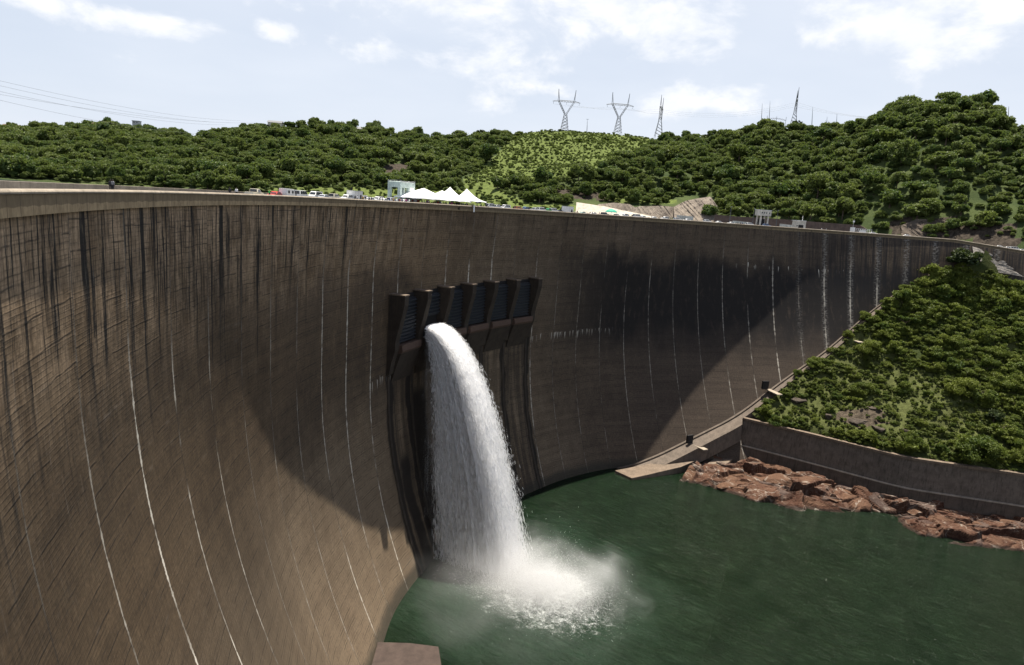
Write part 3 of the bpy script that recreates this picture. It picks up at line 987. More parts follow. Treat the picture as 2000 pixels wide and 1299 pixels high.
M['foam'] = foam_mat()
gx, gy = np.meshgrid(np.linspace(-58, 58, 90), np.linspace(-58, 58, 90))
Pf = np.array(IMP) + gx[..., None] * NJ + gy[..., None] * TJ
Pf[..., 2] = .06 + np.abs(fbm(Pf, .12, 4, 9)) * 1.6 * np.exp(-(gx ** 2 + gy ** 2) / 500)
fo = np.maximum(.70 * np.exp(-(((gx - 7) / 24) ** 2 + ((gy - 3) / 17) ** 2)), .5 * np.exp(-(((gx + 22) / 15) ** 2 + (gy / 9) ** 2)))
fo = np.maximum(fo, .54 * np.exp(-(((gx - 8) / 42) ** 2 + ((gy + 6) / 32) ** 2)))
o = grid_mesh('foam', Pf, M['foam'], None, True, None, {'foam': fo.ravel()})
tag(o, 'white foam spreading on the green water round the foot of the torrent', 'foam', None, 'stuff')


def mist_mat(name, dens, scale, thr):
    m, nb, out = new_mat(name)
    tc = nb.new('ShaderNodeTexCoord')
    g = tc.outputs['Generated']
    c = nb.n.new('ShaderNodeVectorMath'); c.operation = 'SUBTRACT'; nb.l.new(g, c.inputs[0]); c.inputs[1].default_value = (.5, .5, .12)
    s = nb.vmul(c.outputs[0], (2.0, 2.0, 1.14))
    ln = nb.n.new('ShaderNodeVectorMath'); ln.operation = 'LENGTH'; nb.l.new(s, ln.inputs[0])
    n = nb.noise(tc.outputs['Object'], scale, 4, .56, .4)
    f = nb.m('SUBTRACT', nb.m('SUBTRACT', 1.0, ln.outputs['Value']), nb.m('MULTIPLY_ADD', n, 2.0, -1.0 + thr))
    den = nb.m('MULTIPLY', nb.m('POWER', nb.m('MAXIMUM', f, 0.0), 1.4), dens)
    v = nb.new('ShaderNodeVolumePrincipled', Density=den)
    v.inputs['Color'].default_value = (.97, .97, .98, 1); v.inputs['Anisotropy'].default_value = .25
    nb.l.new(v.outputs[0], out.inputs['Volume'])
    return m


def mist(name, c, size, rz, dens, scale, thr, label):
    mb = MB(); rings = []
    nseg = 20
    for z, r in ((0.15, .86), (.25, .96), (.5, .93), (.8, .62), (1.0, .2)):
        rings.append([(math.cos(2 * math.pi * i / nseg) * r * size[0] / 2, math.sin(2 * math.pi * i / nseg) * r * size[1] / 2, z * size[2]) for i in range(nseg)])
    mb.loft(rings)
    o = mb.build(name, mist_mat(name + '_air', dens, scale, thr))
    o.location = (c[0], c[1], -.02 * size[2] + .2); o.rotation_euler = (0, 0, rz)
    tag(o, label, 'mist', None, 'stuff')
    return o


rzj = math.atan2(NJ[1], NJ[0])
ci = np.array(IMP)
mist('spray_mist', ci + NJ * 9 - TJ * 2, (78, 52, 17), rzj, .10, .085, .08, 'dense white spray mist boiling round the foot of the torrent')
mist('drifting_mist', ci + NJ * 4 - TJ * 14, (90, 76, 26), rzj, .022, .06, .02, 'thin pale mist drifting over the water in front of the torrent')
# ------------------------------------------------------------------ ground materials
def ground_mat(name, dark, light, grass, rock):
    m, nb, out = new_mat(name)
    tc = nb.new('ShaderNodeTexCoord'); o = tc.outputs['Object']
    ag = nb.new('ShaderNodeAttribute'); ag.attribute_name = 'grass'
    ar = nb.new('ShaderNodeAttribute'); ar.attribute_name = 'rock'
    n1 = nb.noise(o, .035, 6, .65); n2 = nb.noise(o, .35, 6, .7); n3 = nb.noise(o, 1.6, 4, .7)
    c = nb.mix(nb.ss(n1, .35, .65), dark, light)
    g = nb.mix(nb.ss(n2, .35, .65), tuple(x * .72 for x in grass), tuple(x * 1.25 for x in grass))
    c = nb.mix(nb.ss(nb.m('ADD', ag.outputs['Fac'], nb.m('MULTIPLY_ADD', n2, .6, -.3)), .35, .65), c, g)
    rk = nb.noise(nb.vmul(o, (1.0, 1.0, .35)), .5, 7, .7, .5)
    r = nb.mix(nb.ss(rk, .35, .65), tuple(x * .45 for x in rock), tuple(x * 1.3 for x in rock))
    c = nb.mix(nb.ss(nb.m('ADD', ar.outputs['Fac'], nb.m('MULTIPLY_ADD', n2, .8, -.4)), .40, .60), c, r)
    f = nb.m('MULTIPLY_ADD', n3, 1.0, .5)
    c = nb.mix(1.0, c, nb.vec(f, f, f), 'MULTIPLY')
    bmp = nb.new('ShaderNodeBump', Strength=.8, Distance=.8, Height=nb.m('ADD', n2, nb.m('MULTIPLY', n3, .5)))
    b = nb.new('ShaderNodeBsdfPrincipled', Base_Color=c, Roughness=.95, Normal=bmp.outputs[0])
    b.inputs['Specular IOR Level'].default_value = .1
    nb.l.new(b.outputs[0], out.inputs[0])
    return m


def rock_mat(name, a, b_, pale, scale=.35, stretch=(1, 1, 1), paleamt=.6, river=False):
    m, nb, out = new_mat(name)
    tc = nb.new('ShaderNodeTexCoord'); o = nb.vmul(tc.outputs['Object'], stretch)
    n1 = nb.noise(o, scale * .35, 6, .6, .6); n2 = nb.noise(o, scale * 2.2, 7, .72, .8); n3 = nb.noise(o, scale * 9, 4, .7)
    c = nb.mix(nb.ss(n1, .36, .64), a, b_)
    c = nb.mix(nb.m('MULTIPLY', nb.ss(n2, .54, .66), paleamt), c, pale)
    c = nb.mix(nb.m('MULTIPLY', nb.ss(n2, .46, .36), .65), c, tuple(x * .25 for x in a))
    if river:
        ap = nb.new('ShaderNodeAttribute'); ap.attribute_name = 'plate'
        c = nb.mix(nb.ss(ap.outputs['Fac'], .58, .80, 0.0, .65), c, (.085, .066, .058))
        c = nb.mix(nb.ss(ap.outputs['Fac'], .36, .18, 0.0, .6), c, (.125, .072, .046))
        sz_ = nb.n.new('ShaderNodeSeparateXYZ'); ge = nb.n.new('ShaderNodeNewGeometry'); nb.l.new(ge.outputs['Position'], sz_.inputs[0])
        wl_ = nb.ss(nb.m('ADD', sz_.outputs[2], nb.m('MULTIPLY', n2, 1.4)), 1.9, 1.1)
        c = nb.mix(nb.m('MULTIPLY', wl_, .8), c, (.022, .017, .014))
        vein = nb.m('MULTIPLY', nb.ss(nb.m('ABSOLUTE', nb.m('SUBTRACT', nb.noise(tc.outputs['Object'], .055, 3, .6, 1.2), .5)), .016, .004), nb.ss(n1, .4, .6))
        c = nb.mix(nb.m('MULTIPLY', vein, .45), c, (.38, .34, .29))
    f = nb.m('MULTIPLY_ADD', n3, 1.2, .4)
    c = nb.mix(1.0, c, nb.vec(f, f, f), 'MULTIPLY')
    bmp = nb.new('ShaderNodeBump', Strength=.9, Distance=.7, Height=nb.m('ADD', n2, nb.m('MULTIPLY', n3, .3)))
    b = nb.new('ShaderNodeBsdfPrincipled', Base_Color=c, Roughness=.9, Normal=bmp.outputs[0])
    b.inputs['Specular IOR Level'].default_value = .15
    nb.l.new(b.outputs[0], out.inputs[0])
    return m


M['hill'] = ground_mat('hill_ground', (.036, .052, .019), (.062, .080, .028), (.095, .122, .034), (.058, .047, .037))
M['slope'] = ground_mat('slope_ground', (.034, .046, .014), (.066, .072, .026), (.072, .082, .028), (.085, .068, .050))
M['red_rock'] = rock_mat('red_brown_rock', (.060, .028, .018), (.104, .055, .036), (.21, .17, .135), .30, (1, 1, 1.3), .55, True)
M['cut_rock'] = rock_mat('pale_rock_cutting', (.135, .112, .094), (.225, .19, .155), (.33, .295, .24), .25, (1.0, 1.0, .28), .6)
M['dark_rock'] = rock_mat('dark_hill_rock', (.060, .049, .040), (.105, .085, .068), (.18, .15, .12), .22, (1, 1, .8), .4)  # the rock's own dark grey-brown tone
M['masonry'] = rock_mat('stone_pitching', (.17, .155, .14), (.34, .31, .28), (.48, .45, .41), 1.0, (1, 1, 1), .6)


def inpoly(px, py, poly):
    inside = np.zeros(np.shape(px), bool); n = len(poly)
    for i in range(n):
        x1, y1 = poly[i]; x2, y2 = poly[(i + 1) % n]
        c = ((y1 > py) != (y2 > py)) & (px < (x2 - x1) * (py - y1) / (y2 - y1 + 1e-12) + x1)
        inside ^= c
    return inside


# ------------------------------------------------------------------ hills behind the lake, as a survey by bearing
RIDGE = [(-500, 268, 640, 1150), (-150, 262, 630, 1150), (0, 263, 620, 1150), (80, 261, 620, 1150), (150, 260, 620, 1150), (260, 256, 620, 1130), (330, 264, 610, 1110),
         (385, 279, 590, 1060), (430, 266, 570, 960), (500, 253, 560, 930), (640, 252, 560, 930), (720, 258, 560, 930), (780, 271, 560, 920),
         (880, 280, 560, 900), (950, 268, 560, 900), (1010, 260, 548, 900), (1060, 254, 545, 900), (1130, 255, 540, 900), (1200, 261, 535, 890), (1300, 274, 530, 860),
         (1400, 276, 520, 840), (1480, 262, 510, 800), (1560, 255, 502, 780), (1640, 256, 492, 740), (1690, 244, 486, 710), (1740, 230, 482, 680),
         (1800, 220, 476, 655), (1850, 217, 472, 645), (1920, 220, 470, 640), (1960, 240, 468, 640), (1980, 268, 468, 640), (2030, 262, 466, 640), (2150, 215, 470, 640), (2400, 240, 480, 650), (2800, 300, 480, 660)]
ra, rte, rd0, rd1 = [], [], [], []
for x, y, a, b in RIDGE:
    d = ray(x, y)
    ra.append(math.atan2(d[0], d[1])); rte.append(d[2] / math.hypot(d[0], d[1])); rd0.append(a); rd1.append(b)


def hill_z(az, d, rough=True):
    te = np.interp(az, ra, rte); d0 = np.interp(az, ra, rd0); d1 = np.interp(az, ra, rd1)
    zb = 114.0 + 5.0 * np.clip((az - R_(30)) / R_(4), 0, 1); zr = CAM_Z + te * d1
    t = (d - d0) / (d1 - d0)
    s = np.clip(t, 0, 1)
    sh = np.where(az > .40, 1 - (1 - s) ** 1.45, s ** .95)
    z = zb + (zr - zb) * sh
    z = np.where(t > 1, zr - (d - d1) * .16 - ((d - d1) * .01) ** 2 * .2, z)
    z = np.where(t < 0, zb + np.maximum(t * 240.0, -40), z)
    if rough:
        P = np.stack([np.sin(az) * d, np.cos(az) * d], -1)
        amp = np.clip(t * 4, 0, 1) * np.clip((1.0 - t) * 4 + .25, .25, 1)
        z = z + (fbm(P, .012, 4, 3) * 26 + fbm(P, .05, 3, 8) * 5) * amp
    return np.maximum(z, -20)


az = np.linspace(R_(-62), R_(66), 330)
dist = np.concatenate([np.linspace(440, 1180, 130), np.linspace(1200, 4000, 30), [9000]])
AZ, DI = np.meshgrid(az, dist)
Z = hill_z(AZ, DI)
Ph = np.stack([np.sin(AZ) * DI, np.cos(AZ) * DI, Z], -1)
pp = proj(Ph)
GRASS_PX = [(1000, 230), (1265, 230), (1278, 285), (1235, 312), (1175, 328), (1120, 342), (1060, 360), (990, 362), (925, 366), (905, 348), (945, 330), (985, 285)]
GRASS2_PX = [(520, 366), (720, 366), (900, 372), (905, 355), (960, 365), (1030, 398), (1130, 400), (1130, 420), (520, 400)]
GRASS3_PX = [(1190, 385), (1320, 388), (1330, 396), (1200, 400)]
ROCK_PX = [[(742, 322), (806, 318), (800, 330), (768, 352), (736, 350)], [(1390, 372), (1470, 350), (1440, 360), (1400, 380)], [(1735, 432), (1860, 428), (1990, 440), (1990, 478), (1740, 462)],
           [(1080, 366), (1200, 378), (1190, 392), (1090, 384)]]
gr = inpoly(pp[..., 0], pp[..., 1], GRASS_PX) * 1.0 + inpoly(pp[..., 0], pp[..., 1], GRASS2_PX) + inpoly(pp[..., 0], pp[..., 1], GRASS3_PX)
rk = sum(inpoly(pp[..., 0], pp[..., 1], p) * 1.0 for p in ROCK_PX)
kind(grid_mesh('hills', Ph, M['hill'], None, True, None, {'grass': np.clip(gr, 0, 1).ravel(), 'rock': np.clip(rk, 0, 1).ravel()}), 'structure')

# ------------------------------------------------------------------ right bank: retaining wall, rock shelf, slope
WB0, WB1 = onz(1442, 880, 7.0), onz(2000, 1003, 7.0)
wl_px = [(1442, 880), (1560, 911), (1760, 966), (2000, 1003)]
wl = [onz(x, y, 7.0) for x, y in wl_px]
wl = [Vector((p.x, p.y, 0)) for p in wl]
dlast = (wl[-1] - wl[-2]).normalized()
dl2 = Vector((.93, -.37, 0))
wl += [wl[-1] + dl2 * 60, wl[-1] + dl2 * 140]
# resample
def resample(pts, n):
    L = [0]
    for a, b in zip(pts, pts[1:]):
        L.append(L[-1] + (b - a).length)
    s = np.linspace(0, L[-1], n)
    return [Vector([float(np.interp(q, L, [p[i] for p in pts])) for i in range(3)]) for q in s]


wls = resample(wl, 60)
for _ in range(2):
    wls = [wls[0]] + [(wls[i - 1] + wls[i] * 2 + wls[i + 1]) / 4 for i in range(1, 59)] + [wls[-1]]


def wnorm(i):
    d = (wls[min(i + 1, 59)] - wls[max(i - 1, 0)]).normalized()
    return Vector((d.y, -d.x, 0))                    # towards the river


def wall_sweep(prof):
    rings = []
    for i, p in enumerate(wls):
        n_ = wnorm(i)
        rings.append([p + n_ * a + Vector((0, 0, z)) for a, z in prof])
    return rings


rw = empty('retaining_wall', tuple(wls[20]))
tag(rw, 'long dark concrete retaining wall standing above the red rocks along the river bank', 'wall')
mb = MB(); mb.loft(wall_sweep([(0, 10.2), (-1.8, 23.0), (-5.0, 23.0), (-5.0, 10.2)])); under(mb.build('wall_face', concrete('retaining_concrete', (.125, .100, .080), .6)), rw)
mb = MB(); mb.loft(wall_sweep([(1.2, 4.0), (.9, 10.2), (-2, 10.2), (-2, 4.0)])); under(mb.build('plinth', concrete('plinth_concrete', (.088, .070, .056), .65)), rw)
mb = MB(); mb.loft(wall_sweep([(1.25, 10.203), (1.2, 10.6), (-.3, 10.6), (-.3, 10.203)])); under(mb.build('ledge', M['conc_top']), rw)
mb = MB(); mb.loft(wall_sweep([(-1.2, 23.003), (-1.2, 24.1), (-3.4, 24.1), (-3.4, 23.003)])); under(mb.build('coping', M['conc']), rw)

# slope between the dam footing, the wall and the road
sl_l, NS, NR = [], 60, 70
s = np.linspace(0, 1, NS)
lk_ = 24.3 + s * (33.6 - 24.3)
left = np.array([Vector(wall_pt(k_, foot_drop(k_) if k_ < 32.4 else max(2.5, foot_drop(k_) - (k_ - 32.4) * 6))) + nin(k_) * (5.0 if k_ < 31 else 2.5) + Vector((0, 0, -.4)) for k_ in lk_])
bottom = np.array([wls[i] - wnorm(i) * 4.0 + Vector((0, 0, 23.2)) for i in range(2, 60)])
bottom = np.array([[np.interp(q, np.linspace(0, 1, len(bottom)), bottom[:, j]) for j in range(3)] for q in np.linspace(0, 1, NR)])
top_k = np.linspace(33.6, 45.0, NR)
top = crest_pt(top_k, -2.0, -3.0); top[:, 2] = np.maximum(top[:, 2] - np.minimum((top_k - 33.6) * 8, 9.0), 98)
right = np.array([bottom[-1] + (top[-1] - bottom[-1]) * q for q in s])
left[0] = bottom[0]; left[-1] = top[0]
S, RR = np.meshgrid(s, np.linspace(0, 1, NR), indexing='ij')
Cn = (1 - RR)[..., None] * left[:, None] + RR[..., None] * right[:, None] + (1 - S)[..., None] * bottom[None] + S[..., None] * top[None] \
    - ((1 - S) * (1 - RR))[..., None] * bottom[0] - ((1 - S) * RR)[..., None] * bottom[-1] - (S * (1 - RR))[..., None] * top[0] - (S * RR)[..., None] * top[-1]
edge = np.clip(np.minimum(np.minimum(S, 1 - S), np.minimum(RR, 1 - RR)) * 9, 0, 1)
Cn[..., 2] += (fbm(Cn, .05, 4, 12) * 10 + fbm(Cn, .2, 3, 13) * 2.4) * edge
pps = proj(Cn)
SLOPE_GRASS = [(1480, 800), (1560, 690), (1680, 640), (1760, 700), (1900, 790), (1980, 900), (1820, 880), (1560, 830)]
SLOPE_ROCK = [[(1625, 808), (1660, 795), (1720, 802), (1735, 826), (1690, 836), (1640, 826)]]
gs = inpoly(pps[..., 0], pps[..., 1], SLOPE_GRASS) * 1.0
rs = sum(inpoly(pps[..., 0], pps[..., 1], p) * 1.0 for p in SLOPE_ROCK)
kind(grid_mesh('hillside', Cn, M['slope'], None, True, None, {'grass': gs.ravel(), 'rock': np.clip(rs, 0, 1).ravel()}), 'structure')

# stone pitching under the road beyond the end of the dam
kp = np.linspace(33.2, 45, 60)
P0 = crest_pt(kp, -.9, -2.0); P1 = crest_pt(kp, -5.5, -13.5)
P1[:, 2] += np.clip(1 - (kp - 33.2) / .8, 0, 1) * 6
rows = np.stack([P0 * (1 - q) + P1 * q for q in np.linspace(0, 1, 24)])
rows += (fbm(rows, .9, 3, 15) * 1.1)[..., None] * np.array([-.2, -.7, .5])
o = grid_mesh('stone_pitching', rows, M['masonry'], None, False)
tag(o, 'pale grey stone pitched bank under the road at the right end of the dam', 'stone bank')

# rock shelf along the river
wp = [onz(x, y, 0.0) for x, y in [(1330, 937), (1385, 952), (1440, 967), (1500, 984), (1560, 996), (1625, 999), (1700, 1002), (1745, 1016), (1800, 1045), (1860, 1060), (1930, 1070), (2000, 1078)]]
wp += [wp[-1] + Vector((60, -14, 0)), wp[-1] + Vector((150, -60, 0))]
NX, NY = 330, 120
wps = resample(wp, NX)
inn = resample([wls[0] + (-dlast) * 10] + wls, NX)
A_ = np.array([p[:2] for p in wps]); B_ = np.array([p[:2] for p in inn])
qv = np.linspace(-.35, 1.05, NY)
Pr = np.zeros((NY, NX, 3))
Pr[..., :2] = A_[None] * (1 - qv[:, None, None]) + B_[None] * qv[:, None, None]
q = qv[:, None] * np.ones((1, NX))
zz = np.where(q < 0, q * 9.0, 5.2 * np.clip(q, 0, 1) ** .55)
# tilted plates of rock split by joints: two sizes of stretched cells, each plate with its own height and dip
wx = Pr[..., :2] + np.stack([fbm(Pr[..., :2], .10, 3, 55), fbm(Pr[..., :2], .10, 3, 57)], -1) * 9.0
ca_, sa_ = math.cos(.35), math.sin(.35)
G2 = np.stack([wx[..., 0] * ca_ - wx[..., 1] * sa_, (wx[..., 0] * sa_ + wx[..., 1] * ca_) * 2.1], -1)


def plates(cell, seed, dip):
    r = np.random.default_rng(seed)
    ext = G2.reshape(-1, 2); lo, hi = ext.min(0), ext.max(0)
    n_ = int((hi - lo).prod() / cell ** 2)
    S_ = lo + (hi - lo) * r.uniform(0, 1, (n_, 2)); h_ = r.normal(0, 1, n_); tn_ = r.uniform(0, 1, n_); tone_ = np.zeros(len(ext)); gx_ = r.normal(0, dip, (n_, 2))
    out = np.zeros(len(ext)); crack = np.zeros(len(ext))
    for i in range(0, len(ext), 4000):
        D = np.linalg.norm(ext[i:i + 4000, None] - S_[None], axis=-1)
        o2 = np.argpartition(D, 1, axis=1)[:, :2]; d2 = np.take_along_axis(D, o2, 1)
        sw = d2[:, 0] > d2[:, 1]; o2[sw] = o2[sw][:, ::-1]; d2[sw] = d2[sw][:, ::-1]
        j = o2[:, 0]
        out[i:i + 4000] = h_[j] + ((ext[i:i + 4000] - S_[j]) * gx_[j]).sum(1)
        crack[i:i + 4000] = np.clip(1 - (d2[:, 1] - d2[:, 0]) / (cell * .06), 0, 1)
        tone_[i:i + 4000] = tn_[j]
    return out.reshape(NY, NX), crack.reshape(NY, NX), tone_


h1, c1, t1_ = plates(13.0, 61, .11)
h2, c2, t2_ = plates(5.0, 62, .14)
env = np.clip((q + .12) * 4, 0, 1) * np.clip((1.08 - q) * 5, .25, 1)
zz = zz + (h1 * 1.15 + h2 * .40 - c1 * .8 - c2 * .25 + fbm(Pr, .04, 3, 41) * 2.0 + fbm(Pr, .5, 3, 42) * .25) * env
Pr[..., 2] = zz
kind(grid_mesh('rock_shelf', Pr, M['red_rock'], None, False, None, {'plate': t1_ * .6 + t2_ * .4}), 'structure')


def boulder(name, c, size, rz, mat, seed, flat=.5, label='', cat='rock', group=None, tilt=0.0):
    bm = bmesh.new(); bmesh.ops.create_icosphere(bm, subdivisions=4, radius=1.0)
    P = np.array([v.co[:] for v in bm.verts])
    # faceted slab: clip the ball with random planes
    r = np.random.default_rng(seed)
    for _ in range(14):
        n_ = r.normal(0, 1, 3); n_ /= np.linalg.norm(n_); h = r.uniform(.48, .80)
        dd = P @ n_ - h; P = P - np.maximum(dd, 0)[:, None] * n_
    P[:, 2] = np.clip(P[:, 2], -.6, flat)
    P = P * (1 + fbm(P, 3.0, 3, seed)[:, None] * .16)
    P = P * np.array(size)
    for v, p in zip(bm.verts, P):
        v.co = p
    me = bpy.data.meshes.new(name); bm.to_mesh(me); bm.free(); me.materials.append(mat)
    o = link(name, me); o.location = c; o.rotation_euler = (tilt, 0, rz)
    tag(o, label, cat, group)
    return o


BO = [((1465, 889), 5, (7, 3.2, 2.2), .5, 'flat topped brown rock slab in the corner against the retaining wall'),
      ((1475, 905), 3.6, (6, 2.2, 1.4), .2, 'thin dark ledge of rock just below the corner of the retaining wall'),
      ((1525, 935), 3.0, (12, 5.5, 3.0), .3, 'large red broken rock outcrop at the left of the river bank'),
      ((1580, 958), 2.2, (10, 4, 2.2), .0, 'long low red rock slab at the water edge'),
      ((1640, 975), 1.4, (11, 4.5, 2.4), .2, 'broad red rock slab below the middle of the retaining wall'),
      ((1610, 945), 3.4, (9, 4, 2.4), -.2, 'humped red rock behind the water edge slabs'),
      ((1745, 988), 1.6, (5.0, 3.2, 2.4), .9, 'square brown boulder in the pale gully between the rocks'),
      ((1797, 1000), 2.4, (7.5, 4.2, 2.8), -.1, 'angular dark sided red boulder right of the pale gully'),
      ((1862, 997), 3.2, (11, 4.5, 2.4), -.2, 'long flat topped red slab nearest the right end of the wall'),
      ((1850, 1035), 1.2, (11, 5, 2.4), -.3, 'low red rock slab at the water edge on the right'),
      ((1930, 1030), 1.8, (10, 5, 2.8), -.2, 'red rounded outcrop at the right edge of the river bank'),
      ((1975, 1020), 3.0, (8, 4, 2.4), .1, 'brown rock at the far right under the retaining wall'),
      ((1690, 960), 3.0, (7, 3, 2.0), .1, 'small dark red rock at the foot of the retaining wall plinth'),
      ((1420, 948), 1.4, (6, 3.5, 1.8), .6, 'grey purple rock beside the concrete ramp at the water')]
for i, (px, z, sz, rz, lab) in enumerate(BO):
    c = onz(*px, z)
    boulder('rock', (c.x, c.y, z + sz[2] * .05), sz, rz, M['red_rock'], 100 + i, .45, lab, 'rock', 'red rocks along the river bank', rnd.uniform(-.15, .15))

# concrete remains at the foot of the dam
def slab_px(name, pts, zt, thick, mat, label, cat, zlist=None):
    top_ = [onz(x, y, (zlist[i] if zlist else zt)) for i, (x, y) in enumerate(pts)]
    mb = MB(); mb.loft([[p - Vector((0, 0, thick)) for p in top_], top_])
    o = mb.build(name, mat); c = sum(top_, Vector()) / len(top_)
    tag(o, label, cat)
    return o


slab_px('concrete_ramp', [(1340, 938), (1378, 940), (1435, 893), (1408, 885)], 0, 5, M['conc'], 'brown concrete ramp sloping down to the water below the dam footing', 'ramp', [.8, .6, 4.6, 5.0])
slab_px('concrete_block', [(1414, 861), (1443, 857), (1446, 864), (1418, 868)], 11.0, 8, M['conc_dark'], 'square dark concrete block between the dam footing and the retaining wall', 'block')
slab_px('footing_platform', [(1201, 919), (1258, 908), (1300, 898), (1330, 890), (1365, 897), (1330, 912), (1262, 928), (1234, 934)], 2.2, 5, M['conc'], 'brown flat concrete footing platform jutting over the water at the dam foot', 'platform', [1.4, 1.8, 3.2, 4.6, 4.6, 3.2, 1.6, 1.2])
slab_px('river_platform', [(738, 1254), (800, 1256), (856, 1263), (862, 1299), (866, 1420), (700, 1400)], 2.6, 6, concrete('wet_red_concrete', (.052, .037, .031), .2), 'reddish concrete platform at the foot of the dam in the bottom foreground', 'platform')

# ------------------------------------------------------------------ foliage
def leaf_mat(name, a, b_, c3, tr=.30):
    m, nb, out = new_mat(name)
    oi = nb.n.new('ShaderNodeObjectInfo')
    at = nb.new('ShaderNodeAttribute'); at.attribute_name = 'tint'
    c = nb.mix(oi.outputs['Random'], a, b_)
    c = nb.mix(nb.m('MULTIPLY', at.outputs['Fac'], .75), c, c3)
    d = nb.new('ShaderNodeBsdfPrincipled', Base_Color=c, Roughness=.55)
    d.inputs['Specular IOR Level'].default_value = .25
    t = nb.new('ShaderNodeBsdfTranslucent', Color=nb.mix(.5, c, (.14, .19, .03)))
    mx = nb.new('ShaderNodeMixShader', i0=tr, i1=d, i2=t)
    nb.l.new(mx.outputs[0], out.inputs[0])
    return m


M['leaf'] = leaf_mat('tree_leaves', (.034, .076, .020), (.112, .142, .034), (.155, .190, .052), .40)
M['leaf_near'] = leaf_mat('bank_leaves', (.038, .074, .014), (.135, .160, .026), (.165, .195, .036), .38)
M['leaf_dark'] = leaf_mat('dark_leaves', (.016, .030, .010), (.026, .042, .013), (.045, .062, .018), .2)
M['leaf_bright'] = leaf_mat('bright_scrub_leaves', (.080, .118, .024), (.110, .150, .032), (.150, .185, .048), .36)
M['leaf_scrub'] = leaf_mat('yellow_green_scrub_leaves', (.060, .085, .018), (.095, .120, .026), (.130, .150, .036))
M['bark'] = simple_mat('bark', (.075, .055, .040), .9)


def crown_mesh(name, seed, rx, rz, n_lobe, n_leaf, leaf, mat, flat=0.0, zc=None):
    """foliage: leaf clumps through a number of uneven lobes"""
    r = np.random.default_rng(seed)
    zc = rz if zc is None else zc
    cs, rs_ = [], []
    for i in range(n_lobe):
        a = r.uniform(0, 2 * np.pi); e = r.uniform(0, 1) ** .6
        z = r.uniform(-.7, .85) * (1 - flat) + flat * r.uniform(.0, .5)
        rad = e * math.sqrt(max(0.05, 1 - z * z)) * .72
        cs.append((math.cos(a) * rad * rx, math.sin(a) * rad * rx, z * rz * .72))
        rs_.append(r.uniform(.13, .38) * min(rx, rz * 1.3))
    cs = np.array(cs); rs_ = np.array(rs_)
    li = r.choice(n_lobe, n_leaf, p=rs_ ** 2 / (rs_ ** 2).sum())
    d = r.normal(0, 1, (n_leaf, 3)); d[:, 2] = d[:, 2] * .8 + .12; d /= np.linalg.norm(d, axis=1, keepdims=True)
    rad = r.uniform(.35, 1.0, n_leaf) ** .45 * r.uniform(.9, 1.12, n_leaf) * np.where(r.uniform(0, 1, n_leaf) < .12, r.uniform(1.1, 1.55, n_leaf), 1)
    sq = np.array([1, 1, .78])
    c = cs[li] + d * (rs_[li] * rad)[:, None] * sq
    nrm = d + r.normal(0, .85, (n_leaf, 3)); nrm /= np.linalg.norm(nrm, axis=1, keepdims=True)
    t1 = np.cross(nrm, r.normal(0, 1, (n_leaf, 3))); t1 /= np.linalg.norm(t1, axis=1, keepdims=True); t2 = np.cross(nrm, t1)
    s1 = (leaf * r.uniform(.6, 1.4, n_leaf))[:, None]; s2 = s1 * r.uniform(.45, .8, n_leaf)[:, None]
    V = np.stack([c - t1 * s1, c - t2 * s2 + nrm * s2 * .35, c + t1 * s1, c + t2 * s2 + nrm * s2 * .35], 1).reshape(-1, 3)
    V[:, 2] += zc
    Q = np.arange(n_leaf * 4).reshape(-1, 4)
    tl = r.uniform(0, 1, n_lobe) ** 1.6
    tint = np.repeat(np.clip(tl[li] + r.normal(0, .14, n_leaf), 0, 1), 4)
    o = quads_mesh(name, V, Q, mat, None, False, None, {'tint': tint})
    me = o.data; bpy.data.objects.remove(o)
    return me


def trunk_mesh(name, seed, h, r0, n_limb, spread):
    r = random.Random(seed); mb = MB()
    top_ = Vector((r.uniform(-.3, .3), r.uniform(-.3, .3), h * .62))
    mb.tube([(0, 0, -1.2), (0, 0, 0), top_ * .5 + Vector((r.uniform(-.2, .2), 0, 0)), top_], [r0 * 1.3, r0, r0 * .8, r0 * .55], 7)
    for i in range(n_limb):
        a = 2 * math.pi * i / n_limb + r.uniform(-.4, .4)
        e = Vector((math.cos(a) * spread * r.uniform(.5, .9), math.sin(a) * spread * r.uniform(.5, .9), h * r.uniform(.75, 1.05)))
        mb.tube([top_ * .8, top_ * .8 + (e - top_ * .8) * .5 + Vector((0, 0, .4)), e], [r0 * .5, r0 * .3, r0 * .1], 5)
    o = mb.build(name, M['bark']); me = o.data; bpy.data.objects.remove(o)
    return me


def plant(kind_name, crown, trunk, loc, sc, rz):
    t = empty(kind_name, loc, rz); t.scale = sc
    t.empty_display_size = .5
    link('crown', crown, t)
    if trunk:
        link('trunk', trunk, t)
    return t


TREES = []
for i in range(9):
    rx = rnd.uniform(4.0, 6.4); rz = rnd.uniform(2.8, 5.4)
    TREES.append((crown_mesh('crown', 200 + i, rx, rz, 22 + 2 * i, 2600, .50, M['leaf'], (.0, .45, .0, .6, 0, .2, 0, .5, .1)[i], rz * .8 + 1.3), trunk_mesh('trunk', i, 6.5, .32, 5, 3.0)))
BUSH = []
for i in range(6):
    rx = rnd.uniform(2.4, 3.2); rz = rnd.uniform(1.7, 2.3)
    BUSH.append((crown_mesh('crown', 300 + i, rx, rz, 15, 2600, .21, M['leaf_near'], 0.0, rz * .75), trunk_mesh('trunk', 20 + i, 2.4, .12, 5, 1.6)))
BIGB = [(crown_mesh('crown', 340 + i, 2.8, 1.9, 26, 7000, .115, M['leaf_near'], 0.0, 1.5), trunk_mesh('trunk', 30 + i, 2.4, .10, 6, 1.7)) for i in range(3)]
